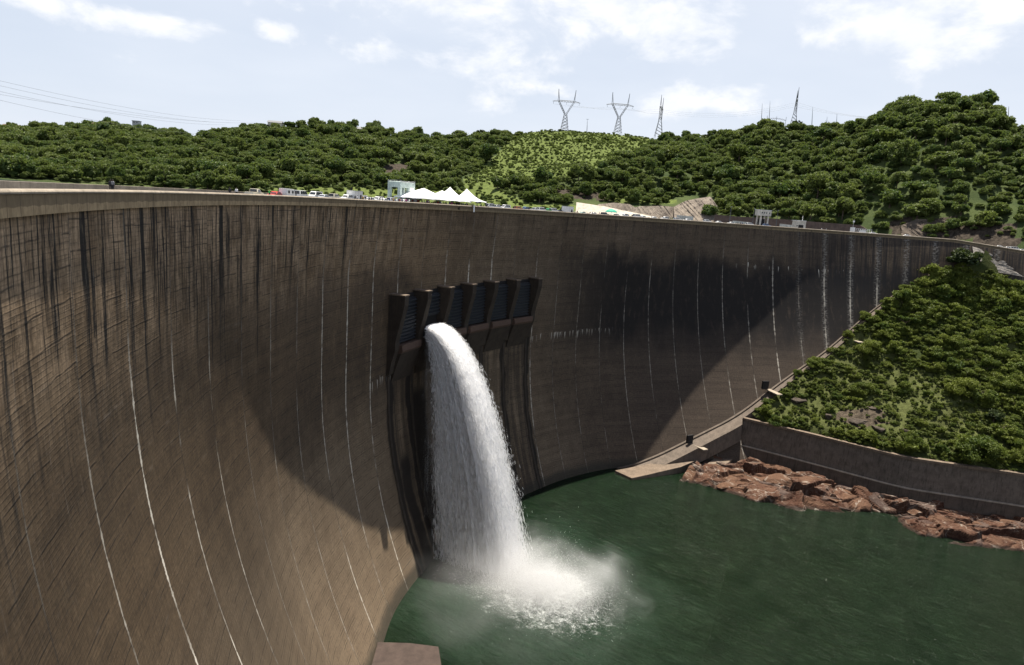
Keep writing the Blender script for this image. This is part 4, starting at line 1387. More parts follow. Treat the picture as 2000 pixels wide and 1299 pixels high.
SCRUB = [crown_mesh('crown', 400 + i, 1.5, 1.0, 8, 260, .34, M['leaf_bright'], 0, .7) for i in range(4)]
DARKT = [(crown_mesh('crown', 500 + i, 5.2, 4.2, 17, 2600, .55, M['leaf_dark'], 0, 6.0), trunk_mesh('trunk', 40 + i, 6.5, .34, 6, 3.2)) for i in range(2)]
UMBR = (crown_mesh('crown', 520, 6.5, 2.0, 16, 2600, .42, M['leaf_near'], .6, 6.2), trunk_mesh('trunk', 50, 6.4, .28, 7, 4.2))
UNDER = [crown_mesh('crown', 420 + i, 1.7, 1.0, 9, 700, .19, M['leaf_near' if i < 2 else 'leaf_scrub'], 0, .6) for i in range(4)]


def scatter_stuff(name, P, scl, rot, idx, sources, label, cat):
    """one object of many plants: instances on points"""
    me = bpy.data.meshes.new(name); n = len(P)
    me.vertices.add(n); me.vertices.foreach_set('co', np.asarray(P, np.float32).ravel())
    a = me.attributes.new('pscale', 'FLOAT_VECTOR', 'POINT'); a.data.foreach_set('vector', np.asarray(scl, np.float32).ravel())
    a = me.attributes.new('prot', 'FLOAT_VECTOR', 'POINT'); a.data.foreach_set('vector', np.stack([0 * rot, 0 * rot, rot], -1).astype(np.float32).ravel())
    a = me.attributes.new('pidx', 'INT', 'POINT'); a.data.foreach_set('value', np.asarray(idx, np.int32))
    o = link(name, me)
    ng = bpy.data.node_groups.new(name, 'GeometryNodeTree')
    ng.interface.new_socket('Geometry', in_out='INPUT', socket_type='NodeSocketGeometry')
    ng.interface.new_socket('Geometry', in_out='OUTPUT', socket_type='NodeSocketGeometry')
    gi = ng.nodes.new('NodeGroupInput'); go = ng.nodes.new('NodeGroupOutput')
    jn = ng.nodes.new('GeometryNodeJoinGeometry')
    for src in reversed(sources):
        oi = ng.nodes.new('GeometryNodeObjectInfo'); oi.inputs['Object'].default_value = src; oi.inputs['As Instance'].default_value = True
        oi.transform_space = 'ORIGINAL'
        ng.links.new(oi.outputs['Geometry'], jn.inputs[0])
    ip = ng.nodes.new('GeometryNodeInstanceOnPoints')
    ng.links.new(gi.outputs[0], ip.inputs['Points']); ng.links.new(jn.outputs[0], ip.inputs['Instance'])
    ip.inputs['Pick Instance'].default_value = True
    for nm, dt, sk in (('pidx', 'INT', 'Instance Index'), ('prot', 'FLOAT_VECTOR', 'Rotation'), ('pscale', 'FLOAT_VECTOR', 'Scale')):
        na = ng.nodes.new('GeometryNodeInputNamedAttribute'); na.data_type = dt; na.inputs['Name'].default_value = nm
        ng.links.new(na.outputs['Attribute'], ip.inputs[sk])
    ng.links.new(ip.outputs[0], go.inputs[0])
    md = o.modifiers.new('plants', 'NODES'); md.node_group = ng
    tag(o, label, cat, None, 'stuff')
    return o


# trees over the hills -----------------------------------------------------------
pts = []
for d in np.arange(468, 1260, 7.0):
    da = 7.6 / d
    for a in np.arange(R_(-46), R_(45), da):
        pts.append((a + rnd.uniform(-.5, .5) * da, d + rnd.uniform(-4.0, 4.0)))
pts = np.array(pts)
pa, pd = pts[:, 0], pts[:, 1]
d0 = np.interp(pa, ra, rd0); d1 = np.interp(pa, ra, rd1)
keep = (pd > d0 + 5) & (pd < d1 + 45)
pa, pd = pa[keep], pd[keep]
pz = hill_z(pa, pd)
PT = np.stack([np.sin(pa) * pd, np.cos(pa) * pd, pz], -1)
pj = proj(PT)
CUT_PX = [(1112, 380), (1190, 398), (1300, 402), (1345, 382), (1395, 382), (1405, 432), (1340, 445), (1112, 432)]
bad = inpoly(pj[:, 0], pj[:, 1], GRASS_PX) | inpoly(pj[:, 0], pj[:, 1], ROCK_PX[0]) | inpoly(pj[:, 0], pj[:, 1], CUT_PX) | ((pj[:, 0] > 1390) & (pj[:, 0] < 1720) & (pj[:, 1] > 418 + (pj[:, 0] - 1400) * .12)) 
thin = inpoly(pj[:, 0], pj[:, 1], GRASS2_PX) | sum(inpoly(pj[:, 0], pj[:, 1], p) * 1 for p in ROCK_PX).astype(bool) | inpoly(pj[:, 0], pj[:, 1], GRASS3_PX)
dens = fbm(PT, .02, 3, 61) + .5
bad |= (pj[:, 0] > 1005) & (pj[:, 0] < 1290) & (pd > np.interp(pa, ra, rd1) - 70)
keep = ~bad & (~thin | (rng.uniform(0, 1, len(PT)) < np.where(pj[:, 0] > 1400, .9, .55))) & (rng.uniform(0, 1, len(PT)) < np.clip(np.where(pj[:, 0] > 1380, .85, .55) + dens * .9, .6, 1)) & (np.abs(PT[:, 0]) < 1e9)
PT, pj, pa, pd = PT[keep], pj[keep], pa[keep], pd[keep]
n = len(PT)
size = rng.lognormal(-.05, .40, n) * (.80 + .35 * (fbm(PT, .015, 2, 66) + .5))
size *= np.interp(pd, [480, 700, 1100], [.95, .95, 1.05])
size = np.clip(size, .38, 1.9)
size = np.where(inpoly(pj[:, 0], pj[:, 1], GRASS2_PX), size * .45, size)
# near the ridge line keep crowns small so the outline stays uneven but close to the surveyed ridge
scl = np.stack([size * rng.uniform(.85, 1.2, n), size * rng.uniform(.85, 1.2, n), size * rng.uniform(.75, 1.25, n)], -1)
rot = rng.uniform(0, 6.28, n); idx = rng.integers(0, len(TREES), n)
vis = (pj[:, 0] > -40) & (pj[:, 0] < 2040)
rank = np.argsort(-np.where(vis, size / pj[:, 2], 0))
NI = 230
protos = [None] * len(TREES)
for j in rank[:NI]:
    cr_, tk = TREES[idx[j]]
    t = plant('tree', cr_, tk, tuple(PT[j] - np.array([0, 0, .5])), tuple(scl[j]), rot[j])
    tag(t, 'large green tree among the closest trees of the wooded hills beyond the dam', 'tree', 'nearest trees on the wooded hills')
    if protos[idx[j]] is None:
        protos[idx[j]] = t.children[0]
rest = rank[NI:]
# saplings and bushes between the trees
ua = rng.uniform(R_(-44), R_(43), 9000); ud = rng.uniform(470, 1100, 9000)
uz = hill_z(ua, ud); UP = np.stack([np.sin(ua) * ud, np.cos(ua) * ud, uz], -1); uj = proj(UP)
ok_ = (ud > np.interp(ua, ra, rd0) + 3) & (ud < np.interp(ua, ra, rd1) + 20) & ~inpoly(uj[:, 0], uj[:, 1], GRASS_PX) & ~inpoly(uj[:, 0], uj[:, 1], CUT_PX) & ~inpoly(uj[:, 0], uj[:, 1], ROCK_PX[0])
ok_ &= ~((inpoly(uj[:, 0], uj[:, 1], GRASS2_PX)) & (rng.uniform(0, 1, 9000) < .6))
UP = UP[ok_]; un = len(UP)
us = rng.uniform(.22, .48, un)[:, None] * np.array([1.15, 1.15, 1.0]); ui = rng.integers(0, len(TREES), un)
scatter_stuff('woodland', np.concatenate([PT[rest] - np.array([0, 0, .5]), UP - np.array([0, 0, .4])]), np.concatenate([scl[rest], us]), np.concatenate([rot[rest], rng.uniform(0, 6, un)]), np.concatenate([idx[rest], ui]), protos, 'dense green woodland covering the hills beyond the dam', 'woodland')

# single trees that stand out on the skyline
SKY = [(1322, 268, 858, .62, 'dark round tree standing alone on the ridge right of the pylons', 'd'), (1556, 250, 780, 1.15, 'tall dark tree on the ridge under the leaning lattice pylon', 'd'),
       (1510, 258, 790, 1.0, 'dark bushy tree on the ridge left of the lattice pylon', 'd'), (500, 243, 930, .95, 'dark tree standing up from the middle of the left ridge', 'd'), (150, 250, 1130, .8, 'small umbrella shaped tree on the left skyline', 'd'),
       (62, 250, 1140, .8, 'dark round tree at the left end of the skyline', 'd'), (576, 246, 925, .7, 'small dark tree on the ridge right of the hilltop roof', 'd'), (645, 243, 925, .9, 'broad dark tree on the middle of the left hill crest', 'd'),
       (938, 263, 900, 1.3, 'wide dark tree on the ridge left of the grassy hill', 'd'), (850, 270, 900, .9, 'dark tree in the dip of the ridge', 'd'), (340, 262, 1100, .8, 'dark tree above the saddle between the left ridges', 'd'), (1380, 268, 845, .9, 'bushy tree on the ridge between the pylons and the masts', 'd'),
       (1610, 254, 750, 1.0, 'bushy tree at the left foot of the high right hill', 'd'), (1750, 222, 676, 1.1, 'pale green tree on the left shoulder of the high right hill', 'd'), (1995, 245, 640, .9, 'dark tree at the right edge of the skyline', 'd')]
for px, py, dd, sc_, lab, ty in SKY:
    p = atd(px, py, dd); zg = float(hill_z(np.array(math.atan2(p.x, p.y)), np.array(dd)))
    cr_, tk = DARKT[px % 2]
    t = plant('tree', cr_, tk, (p.x, p.y, min(zg, p.z) - .8), (sc_, sc_, sc_ * 1.05), rnd.uniform(0, 6))
    tag(t, lab, 'tree')

# bright scrub on the grassy hill
ps = []
for d in np.arange(640, 960, 4.2):
    for a in np.arange(R_(-7), R_(13), 4.2 / d):
        ps.append((a + rnd.uniform(-.5, .5) * 4.2 / d, d + rnd.uniform(-2, 2)))
ps = np.array(ps); z_ = hill_z(ps[:, 0], ps[:, 1]); PS = np.stack([np.sin(ps[:, 0]) * ps[:, 1], np.cos(ps[:, 0]) * ps[:, 1], z_], -1)
pj2 = proj(PS)
kp_ = inpoly(pj2[:, 0], pj2[:, 1], GRASS_PX) & (ps[:, 1] < np.interp(ps[:, 0], ra, rd1) + 20) & (rng.uniform(0, 1, len(PS)) < .92)
PS = PS[kp_]; n = len(PS)
src = []
for j in range(4):
    b = plant('bush', SCRUB[j], None, tuple(PS[j * 7]), (1, 1, 1), j)
    tag(b, 'small bright green bush on the grassy hill below the pylons', 'bush', 'bright bushes on the grassy hill')
    src.append(b.children[0])
sz = rng.lognormal(0, .35, n)[:, None] * np.array([1.25, 1.25, .75])
scatter_stuff('hill_scrub', PS, sz, rng.uniform(0, 6, n), rng.integers(0, 4, n), src, 'bright green scrub covering the grassy hill below the pylons', 'scrub')

# bushes on the right bank slope -----------------------------------------------------
Cf = Cn.reshape(-1, 3)


def slope_at(a, b):
    i = np.clip(a * (NS - 1), 0, NS - 1.001); j = np.clip(b * (NR - 1), 0, NR - 1.001)
    i0 = i.astype(int); j0 = j.astype(int); fi = (i - i0)[:, None]; fj = (j - j0)[:, None]
    return Cn[i0, j0] * (1 - fi) * (1 - fj) + Cn[i0 + 1, j0] * fi * (1 - fj) + Cn[i0, j0 + 1] * (1 - fi) * fj + Cn[i0 + 1, j0 + 1] * fi * fj


NB_ = 2600
a = rng.uniform(.01, .985, NB_); b = rng.uniform(0.0, .80, NB_) ** 1.15
PB = slope_at(a, b); pb = proj(PB)
ingr = inpoly(pb[:, 0], pb[:, 1], SLOPE_GRASS); inrk = sum(inpoly(pb[:, 0], pb[:, 1], p) * 1 for p in SLOPE_ROCK).astype(bool)
dn = fbm(PB, .045, 3, 71) + .5
ok = (pb[:, 0] < 2080) & ~((pb[:, 0] > 1885) & (pb[:, 1] < 545)) & (rng.uniform(0, 1, NB_) < np.where(inrk, .03, np.where(ingr, .10 + .30 * dn, .75)))
PB, pb, ingr = PB[ok], pb[ok], ingr[ok]
sz = rng.lognormal(0, .38, len(PB)) * np.where(ingr, .62, .98)
sz = np.clip(sz, .3, 2.2)
ordr = np.argsort(-sz / pb[:, 2])
NBI = min(250, len(PB))
bsrc = [None] * len(BUSH)
for j in ordr[:NBI]:
    t_i = rnd.randrange(len(BUSH)); cr_, tk = BUSH[t_i]
    t = plant('bush', cr_, tk, tuple(PB[j]), (sz[j] * rnd.uniform(.9, 1.2), sz[j] * rnd.uniform(.9, 1.2), sz[j] * rnd.uniform(.8, 1.25)), rnd.uniform(0, 6))
    tag(t, 'green bush among the close growing bushes on the bank above the retaining wall', 'bush', 'bushes on the bank above the retaining wall')
    if bsrc[t_i] is None:
        bsrc[t_i] = t.children[0]
rest = ordr[NBI:]
NU = 7000
a = rng.uniform(.0, .99, NU); b = rng.uniform(0, .8, NU) ** 1.1
PU = slope_at(a, b); pu = proj(PU)
inrk = sum(inpoly(pu[:, 0], pu[:, 1], p) * 1 for p in SLOPE_ROCK).astype(bool)
ok = (pu[:, 0] < 2120) & ~((pu[:, 0] > 1885) & (pu[:, 1] < 530)) & (rng.uniform(0, 1, NU) < np.where(inrk, .08, np.where(inpoly(pu[:, 0], pu[:, 1], SLOPE_GRASS), .6, .9)))
PU = PU[ok]
allP = np.concatenate([PB[rest], PU]); ns = np.concatenate([sz[rest], rng.lognormal(-.15, .35, len(PU))])
ni = np.concatenate([rng.integers(0, 6, len(rest)), rng.integers(6, 10, len(PU))])
usrc = []
for j in range(4):
    u_ = plant('bush', UNDER[j], None, tuple(PU[j * 11]), (1, 1, 1), j)
    tag(u_, 'low bright green shrub growing in the grass of the bank above the retaining wall', 'bush', 'low shrubs in the grass of the bank')
    usrc.append(u_.children[0])
scatter_stuff('bank_undergrowth', allP, ns[:, None] * np.array([1.05, 1.05, .9]), rng.uniform(0, 6, len(allP)), ni, bsrc + usrc, 'tangled green undergrowth covering the bank above the retaining wall', 'undergrowth')


def on_slope(px, py):
    dd = np.hypot(pps[..., 0] - px, pps[..., 1] - py); i = np.unravel_index(np.argmin(dd), dd.shape)
    return Cn[i]


HERO = [((1768, 648), 'UM', 1.05, 'flat topped pale green tree leaning against the dam at the top of the bank'),
        ((1880, 528), 'DK', 1.75, 'big dark spreading tree hiding the right end of the dam'),
        ((1690, 690), 'BU', 2.6, 'large grey green bush at the left edge of the bank beside the dam'),
        ((1885, 770), 'BU', 3.0, 'dark tall bush in the middle of the bank'),
        ((1905, 905), 'BU', 4.2, 'largest rounded bush just above the right part of the retaining wall'),
        ((1520, 825), 'BU', 2.1, 'bright green bush at the left corner above the retaining wall'),
        ((1940, 830), 'DK', .85, 'grey brown half bare tree on the right of the bank'),
        ((1585, 720), 'BU', 1.8, 'rounded green bush beside the abutment apron'),
        ((1680, 770), 'BU', 2.2, 'round bush alone in the grass of the bank'),
        ((1985, 905), 'BU', 2.8, 'bush at the far right end above the retaining wall')]
for (px, py), ty, sc_, lab in HERO:
    p = on_slope(px, py)
    cr_, tk = {'UM': UMBR, 'DK': DARKT[0], 'BU': BIGB[px % 3]}[ty]
    t = plant('tree' if ty != 'BU' else 'bush', cr_, tk, tuple(p), (sc_, sc_, sc_ * (.9 if ty != 'DK' else .8)), rnd.uniform(0, 6))
    tag(t, lab, 'tree' if ty != 'BU' else 'bush')
# bushes crowding the edge of the apron high on the abutment
EDGE = ['bush overhanging the abutment apron, lowest of the row climbing beside the dam', 'second lowest bush of the row climbing beside the dam', 'third bush up the row climbing beside the dam', 'fourth bush up the row climbing beside the dam', 'fifth bush up the row climbing beside the dam',
        'sixth bush up the row climbing beside the dam', 'seventh bush up the row climbing beside the dam', 'eighth bush up the row climbing beside the dam', 'topmost bush of the row climbing beside the dam']
for i, lab in enumerate(EDGE):
    k_ = 26.6 + i * .72
    p = Vector(wall_pt(k_, foot_drop(k_))) + nin(k_) * (2.6 + 1.2 * (i % 2)) + Vector((0, 0, -.8))
    cr_, tk = BIGB[i % 3]; sc_ = (1.15, 1.5, .95, 1.35, 1.7)[i % 5]
    t = plant('bush', cr_, tk, tuple(p), (sc_, sc_, sc_), i * 1.7); tag(t, lab, 'bush', 'row of bushes beside the dam')
for i, ((px, py), s_, lab) in enumerate([((1712, 800), (5, 2.5, 1.6), 'pale grey boulder lying in the grass at the middle of the bank'), ((1668, 818), (6, 3, 2.0), 'brown rock outcrop in the grass above the wall'),
                                        ((1615, 812), (3.5, 2.5, 2.2), 'dark rock left of the pale boulder on the bank'), ((1720, 835), (4.5, 2.2, 1.6), 'dark rock ledge just above the retaining wall'), ((1560, 785), (4, 3, 2.6), 'dark brown rock by the abutment apron'), ((1775, 845), (4, 2, 1.4), 'small brown rock between bushes above the wall')]):
    p = on_slope(px, py)
    boulder('rock', tuple(p), s_, rnd.uniform(0, 3), M['dark_rock'], 700 + i, .6, lab, 'rock', 'rocks on the grassy bank')
# ------------------------------------------------------------------ walls and rock cuttings beyond the crest
def back_wall(name, pts_top, dist, depth, thick, mat, label, cat, zb=None):
    """upright wall: pts_top = pixels of its top edge on the survey photograph, dist = its true distance"""
    n = len(pts_top); tops = [atd(x, y, dist[i] if isinstance(dist, (list, tuple)) else dist) for i, (x, y) in enumerate(pts_top)]
    rings = []
    for i, p in enumerate(tops):
        d = (tops[min(i + 1, n - 1)] - tops[max(i - 1, 0)]); d.z = 0; d.normalize(); b = Vector((-d.y, d.x, 0)) * thick
        z0 = (zb if zb is not None else 112.0)
        rings.append([p, p + b, Vector((p.x + b.x, p.y + b.y, z0)), Vector((p.x, p.y, z0))])
    mb = MB(); mb.loft(rings); o = mb.build(name, mat); tag(o, label, cat)
    return o


pw_top = [atd(x, y, d) for (x, y), d in zip([(1126, 395), (1180, 403), (1222, 412), (1262, 420), (1300, 429)], (556, 551, 547, 543, 539))]
rings = []
for p in pw_top:
    f = Vector((p.x, p.y, 0)).normalized(); q = Vector((p.x - f.x * 22, p.y - f.y * 22, 110.0))
    rings.append([p, p + f * 2.0, q + f * 26, q])
mb = MB(); mb.loft(rings); tag(mb.build('wall', concrete('cream_concrete', (.46, .41, .34), .12)), 'pale cream sloping topped wall behind the parked cars on the dam', 'wall')
o = back_wall('wall', [(1396, 419), (1440, 423), (1500, 426), (1540, 429), (1600, 434), (1680, 440), (1692, 447)], [492, 490, 487, 484, 480, 476, 475], 0, 1.2, M['conc_brown'], 'long reddish brown wall behind the white gantry tower', 'wall')
back_wall('wall', [(1322, 420), (1354, 423)], [480, 478], 0, .8, M['offwhite'], 'short cream wall below the streaked rock cutting', 'wall')
back_wall('wall', [(1431, 431), (1462, 434)], [468, 467], 0, .8, M['offwhite'], 'low off white wall left of the white gantry tower', 'wall')
back_wall('wall', [(1523, 437), (1549, 440)], [470, 468], 0, .8, M['offwhite'], 'low off white wall left of the white kiosk', 'wall')


def rock_cut(name, poly_top, poly_bot, d_top, d_bot, mat, label, seed, amp=2.0, rows=26, cols=70):
    def edge(poly, d):
        L = np.linspace(0, 1, cols); xs = np.interp(L, np.linspace(0, 1, len(poly)), [p[0] for p in poly]); ys = np.interp(L, np.linspace(0, 1, len(poly)), [p[1] for p in poly])
        return np.array([atd(x, y, d)[:] for x, y in zip(xs, ys)])
    T, B = edge(poly_top, d_top), edge(poly_bot, d_bot)
    q = np.linspace(0, 1, rows)[:, None, None]
    G = T[None] * (1 - q) + B[None] * q
    back_ = np.stack([T + np.array([.3, .95, -1.5]) * 14])
    strata = np.abs(fbm(np.stack([G[..., 0] * .9 + G[..., 2] * .55, G[..., 2] * .18], -1), .35, 4, seed)) * amp * 2.2
    G += (strata + fbm(G, .25, 3, seed + 2) * amp)[..., None] * np.array([-.25, -.95, .1])
    G = np.concatenate([back_, G])
    o = grid_mesh(name, G, mat, None, False); tag(o, label, 'rock face')
    return o


rock_cut('rock_cutting', [(1168, 399), (1200, 396), (1230, 399), (1252, 412), (1262, 420)], [(1166, 412), (1200, 416), (1230, 424), (1255, 430), (1270, 434)], 556, 548, M['cut_rock'], 'low grey rock face just above the pale cream wall', 81, 1.0)
rock_cut('rock_cutting', [(1226, 408), (1250, 403), (1290, 402), (1318, 404)], [(1222, 438), (1260, 441), (1290, 444), (1322, 447)], 552, 536, M['cut_rock'], 'grey rough rock face between the pale wall and the streaked cutting', 82, 1.6)
rock_cut('rock_cutting', [(1316, 404), (1340, 392), (1362, 388), (1388, 384), (1402, 405)], [(1318, 446), (1340, 448), (1362, 450), (1385, 452), (1402, 452)], 548, 512, M['cut_rock'], 'pale rock cutting with slanting strata to the left of the brown wall', 83, 2.6)
rock_cut('rock_cutting', [(1760, 440), (1790, 428), (1850, 430), (1920, 440), (1990, 455)], [(1760, 474), (1800, 478), (1850, 482), (1920, 488), (1990, 494)], 486, 472, M['dark_rock'], 'dark rock face above the road at the right end of the dam', 85, 2.0)


# ------------------------------------------------------------------ buildings on the crest
def at_crest(x, out=4.0, h=-.80):
    k = k_at(x, out, h)
    p = Vector(crest_pt(k, out, h)); t = tang(k)
    return p, math.atan2(t.y, t.x), k


def px_m(p):
    """survey pixels per metre at a point"""
    return FOC / float(proj(np.array(p))[2])


# teal gate gantry
p, rz, k_ = at_crest(783, 9.0)
t = empty('gate_gantry', p, rz); t.scale = (.92, .92, .76); tag(t, 'pale green concrete gate gantry with open portals standing behind the white tents', 'gantry')
mb = MB()
W_, D_, H_ = 9.6, 5.2, 9.8
for sx in (-1, 1):
    for sy in (-1, 1):
        mb.box((sx * (W_ / 2 - .55), sy * (D_ / 2 - .55), 3.4), (1.1, 1.1, 6.8))
mb.box((1.6, -D_ / 2 + .55, 3.4), (1.8, 1.0, 6.8))
mb.build('leg_frame', M['teal'], t)
mb = MB(); mb.box((0, 0, 7.9), (W_ + .02, D_ + .02, 2.2)); mb.build('head_box', M['teal'], t)
mb = MB(); mb.box((0, 0, 9.15), (W_ - 1.6, D_ + .3, .30)); mb.build('roof', M['white'], t)
mb = MB()
for z in (9.3, 9.7):
    for sx in (-1, 1):
        mb.box((sx * (W_ / 2 - .1), 0, z), (.07, D_, .07)); mb.box((sx * (W_ / 2 - .5), -D_ / 2, z), (.9, .07, .07))
for sx in (-1, 1):
    for sy in (-1, 0, 1):
        mb.box((sx * (W_ / 2 - .1), sy * D_ / 2 * .97, 9.35), (.07, .07, .9))
mb.build('railing', M['white'], t)
mb = MB(); mb.box((2.6, -D_ / 2 - .02, 6.1), (2.6, .12, 2.2), 0, Matrix.Rotation(.12, 3, 'Y')); mb.build('panel', M['white'], t)

# white intake gantry tower
p, rz, k_ = at_crest(1487, 9.0)
t = empty('gantry_tower', p, rz); t.scale = (.74, .74, .82); tag(t, 'white gantry tower on tall legs with small square windows in its top storey', 'tower')
mb = MB()
for sx in (-1, 1):
    for sy in (-1, 1):
        mb.box((sx * 3.0, sy * 2.2, 3.6), (1.0, 1.0, 7.2))
mb.build('leg_frame', M['offwhite'], t)
mb = MB(); mb.box((0, 0, 9.0), (9.4, 6.4, 3.6)); hb = mb.build('top_storey', M['offwhite'], t)
mb = MB(); mb.box((0, 0, 10.95), (9.9, 6.8, .3)); mb.build('roof', M['white'], t)
for i, x in enumerate((-2.9, -1.1, .7, 3.2)):
    mb = MB(); mb.box((x, -3.22, 9.2), (.95, .08, .9)); mb.build('window', M['glass'], t)
mb = MB(); mb.box((0, 1.4, 2.6), (5.0, 1.4, 5.2)); mb.build('gate_panel', M['black'], t)

# white kiosk
p, rz, k_ = at_crest(1559, 8.0)
t = empty('kiosk', p, rz); t.scale = (.74, .74, .86); tag(t, 'small white flat roofed kiosk with a dark opening right of the gantry tower', 'kiosk')
mb = MB(); mb.box((0, 0, 2.7), (8.0, 5.0, 5.4)); mb.build('wall', M['offwhite'], t)
mb = MB(); mb.box((-.3, 0, 5.55), (8.6, 5.6, .3)); mb.build('roof', M['white'], t)
mb = MB(); mb.box((.2, -2.53, 1.6), (4.0, .1, 2.6)); mb.build('opening', M['black'], t)
mb = MB(); mb.box((-2.9, -2.53, 2.2), (1.0, .1, .8)); mb.build('window', M['glass'], t)
mb = MB(); mb.tube([(2.2, 0, 5.7), (2.2, 0, 8.6)], .16, 6); mb.build('flue', M['white'], t)

# sign booths
for x, w_, h_, lab in ((692.5, 3.7, 2.9, 'white boxy booth with two people in front of it on the dam crest'), (1108, 4.2, 3.2, 'small grey white booth with a dark door left of the pale wall')):
    p, rz, k_ = at_crest(x, 3.2)
    t = empty('booth', p, rz); tag(t, lab, 'booth')
    mb = MB(); mb.box((0, 0, h_ / 2), (w_ * 1.25, 2.4, h_)); mb.build('wall', M['white'], t)
    mb = MB(); mb.box((0, 0, h_ + .05), (w_ * 1.25 + .2, 2.6, .1)); mb.build('roof', M['grey'], t)
    mb = MB(); mb.box((w_ * .32, -1.22, 1.0), (.7, .08, 1.9)); mb.build('door', M['black'], t)
    mb = MB(); mb.box((.0, -1.215, h_ / 2), (.06, .05, h_ - .1)); mb.build('seam', M['grey'], t)

# white railed frame near the right end
p, rz, k_ = at_crest(1686, 2.0)
t = empty('railed_platform', p, rz); tag(t, 'white railed steel platform on the crest near the right end of the dam', 'platform')
mb = MB()
for z in (1.0, 1.9, 2.7):
    mb.box((0, -1.2, z), (7.5, .12, .12)); mb.box((0, 1.2, z), (7.5, .12, .12))
for x in np.linspace(-3.7, 3.7, 7):
    mb.box((x, -1.2, 1.35), (.14, .14, 2.7)); mb.box((x, 1.2, 1.35), (.14, .14, 2.7))
mb.build('railing', M['white'], t)
mb = MB(); mb.box((-1.4, -1.5, .6), (3.4, .6, 3.0)); mb.build('panel', M['white'], t)
p, rz, k_ = at_crest(1664, 4.0)
t = empty('signal_post', p, rz); tag(t, 'white post with a round head standing left of the railed platform', 'post')
mb = MB(); mb.box((0, 0, 1.6), (1.8, 1.8, 3.2)); mb.build('base', M['white'], t)
mb = MB(); mb.tube([(0, 0, 3.2), (0, 0, 7.6)], .14, 6); mb.build('pole', M['steel'], t)
mb = MB(); mb.box((0, 0, 6.4), (.9, .4, .9)); mb.build('head', M['white'], t)

# lamp posts on the crest
for x, h_, lab in ((1424, 9.5, 'thin grey lamp post at the left end of the brown wall'), (1469, 9.5, 'thin grey lamp post close to the left of the gantry tower'), (1515, 9.5, 'thin grey lamp post between the gantry tower and the kiosk')):
    p, rz, k_ = at_crest(x, 11.0)
    t = empty('lamp_post', p, rz); tag(t, lab, 'lamp post', 'lamp posts along the crest')
    mb = MB(); mb.tube([(0, 0, 0), (0, 0, h_)], [.22, .12], 6); mb.build('pole', M['mast'], t)
    mb = MB(); mb.box((0, -.3, h_), (.35, 1.0, .16)); mb.build('lamp_head', M['grey'], t)
p, rz, k_ = at_crest(686, 11.0)
t = empty('lamp_post', p, rz); tag(t, 'dark lamp post behind the white booth', 'lamp post')
mb = MB(); mb.tube([(0, 0, 0), (0, 0, 3.9)], .22, 6); mb.build('pole', M['black'], t)

# marquee tents
def tent(name, x0, x1, peak, out, label, apex, eave=2.5, flare=1.6):
    p0, rz, ka = at_crest(x0, out); p1, _, kb_ = at_crest(x1, out)
    c = (p0 + p1) / 2; wx = (p1 - p0).length / 2; wy = 4.2
    t = empty(name, c, math.atan2((p1 - p0).y, (p1 - p0).x)); tag(t, label, 'tent', 'white event tents on the dam crest')
    na, nr = 32, 12
    rows = []
    for j in range(nr):
        q = j / (nr - 1); row = []
        for i in range(na + 1):
            a = 2 * math.pi * i / na
            ca, sa = math.cos(a), math.sin(a)
            m_ = 1 / max(abs(ca), abs(sa)) if True else 1
            m_ = m_ ** .9
            ex = wx * ca * m_; ey = wy * sa * m_
            z = eave + (peak - eave) * (1 - q) ** flare - .25 * math.sin(2 * a) ** 2 * 0 + (.0 if j < nr - 1 else 0)
            row.append((apex * (1 - q) + ex * q, ey * q, z))
        rows.append(row)
    rows.append([(x_, y_, eave - .45 + .25 * abs(math.sin(i_ * math.pi / 4))) for i_, (x_, y_, z_) in enumerate(rows[-1])])
    o = grid_mesh('canopy', np.array(rows), M['cloth_white'], t, True)
    for sx in (-1, 1):
        for sy in (-1, 1):
            mb = MB(); mb.tube([(sx * wx * .97, sy * wy * .97, 0), (sx * wx * .97, sy * wy * .97, eave)], .06, 6); mb.build('pole', M['steel'], t)
    return t


tent('tent', 788, 858, 5.6, 5.0, 'white straight sided tent, leftmost of the row beside the green gate gantry', 0.6, 2.3, 1.0)
tent('tent', 845, 880, 5.5, 9.0, 'white tent with a low peak partly hidden behind the two spired tents', -.2, 2.3, 1.0)
tent('tent', 853, 902, 6.9, 5.0, 'white spired tent with sweeping roof in the middle of the row', -.3, 2.3, 1.7)
tent('tent', 893, 933, 6.9, 5.0, 'white spired tent at the right end of the row with an arched side', -1.2, 2.6, 1.8)

# ------------------------------------------------------------------ vehicles
PAINT = {}


def paint(c):
    if c not in PAINT:
        cols = {'white': (.80, .80, .79), 'silver': (.45, .47, .50), 'red': (.42, .035, .025), 'cream': (.70, .64, .50), 'blue': (.10, .17, .32), 'dark': (.035, .037, .045), 'green': (.05, .32, .13), 'orange': (.52, .16, .06), 'palegreen': (.52, .68, .60)}
        m, nb, out = new_mat(c + '_car_paint')
        b = nb.new('ShaderNodeBsdfPrincipled', Base_Color=cols[c], Roughness=.28)
        b.inputs['Coat Weight'].default_value = .4
        nb.l.new(b.outputs[0], out.inputs[0]); PAINT[c] = m
    return PAINT[c]


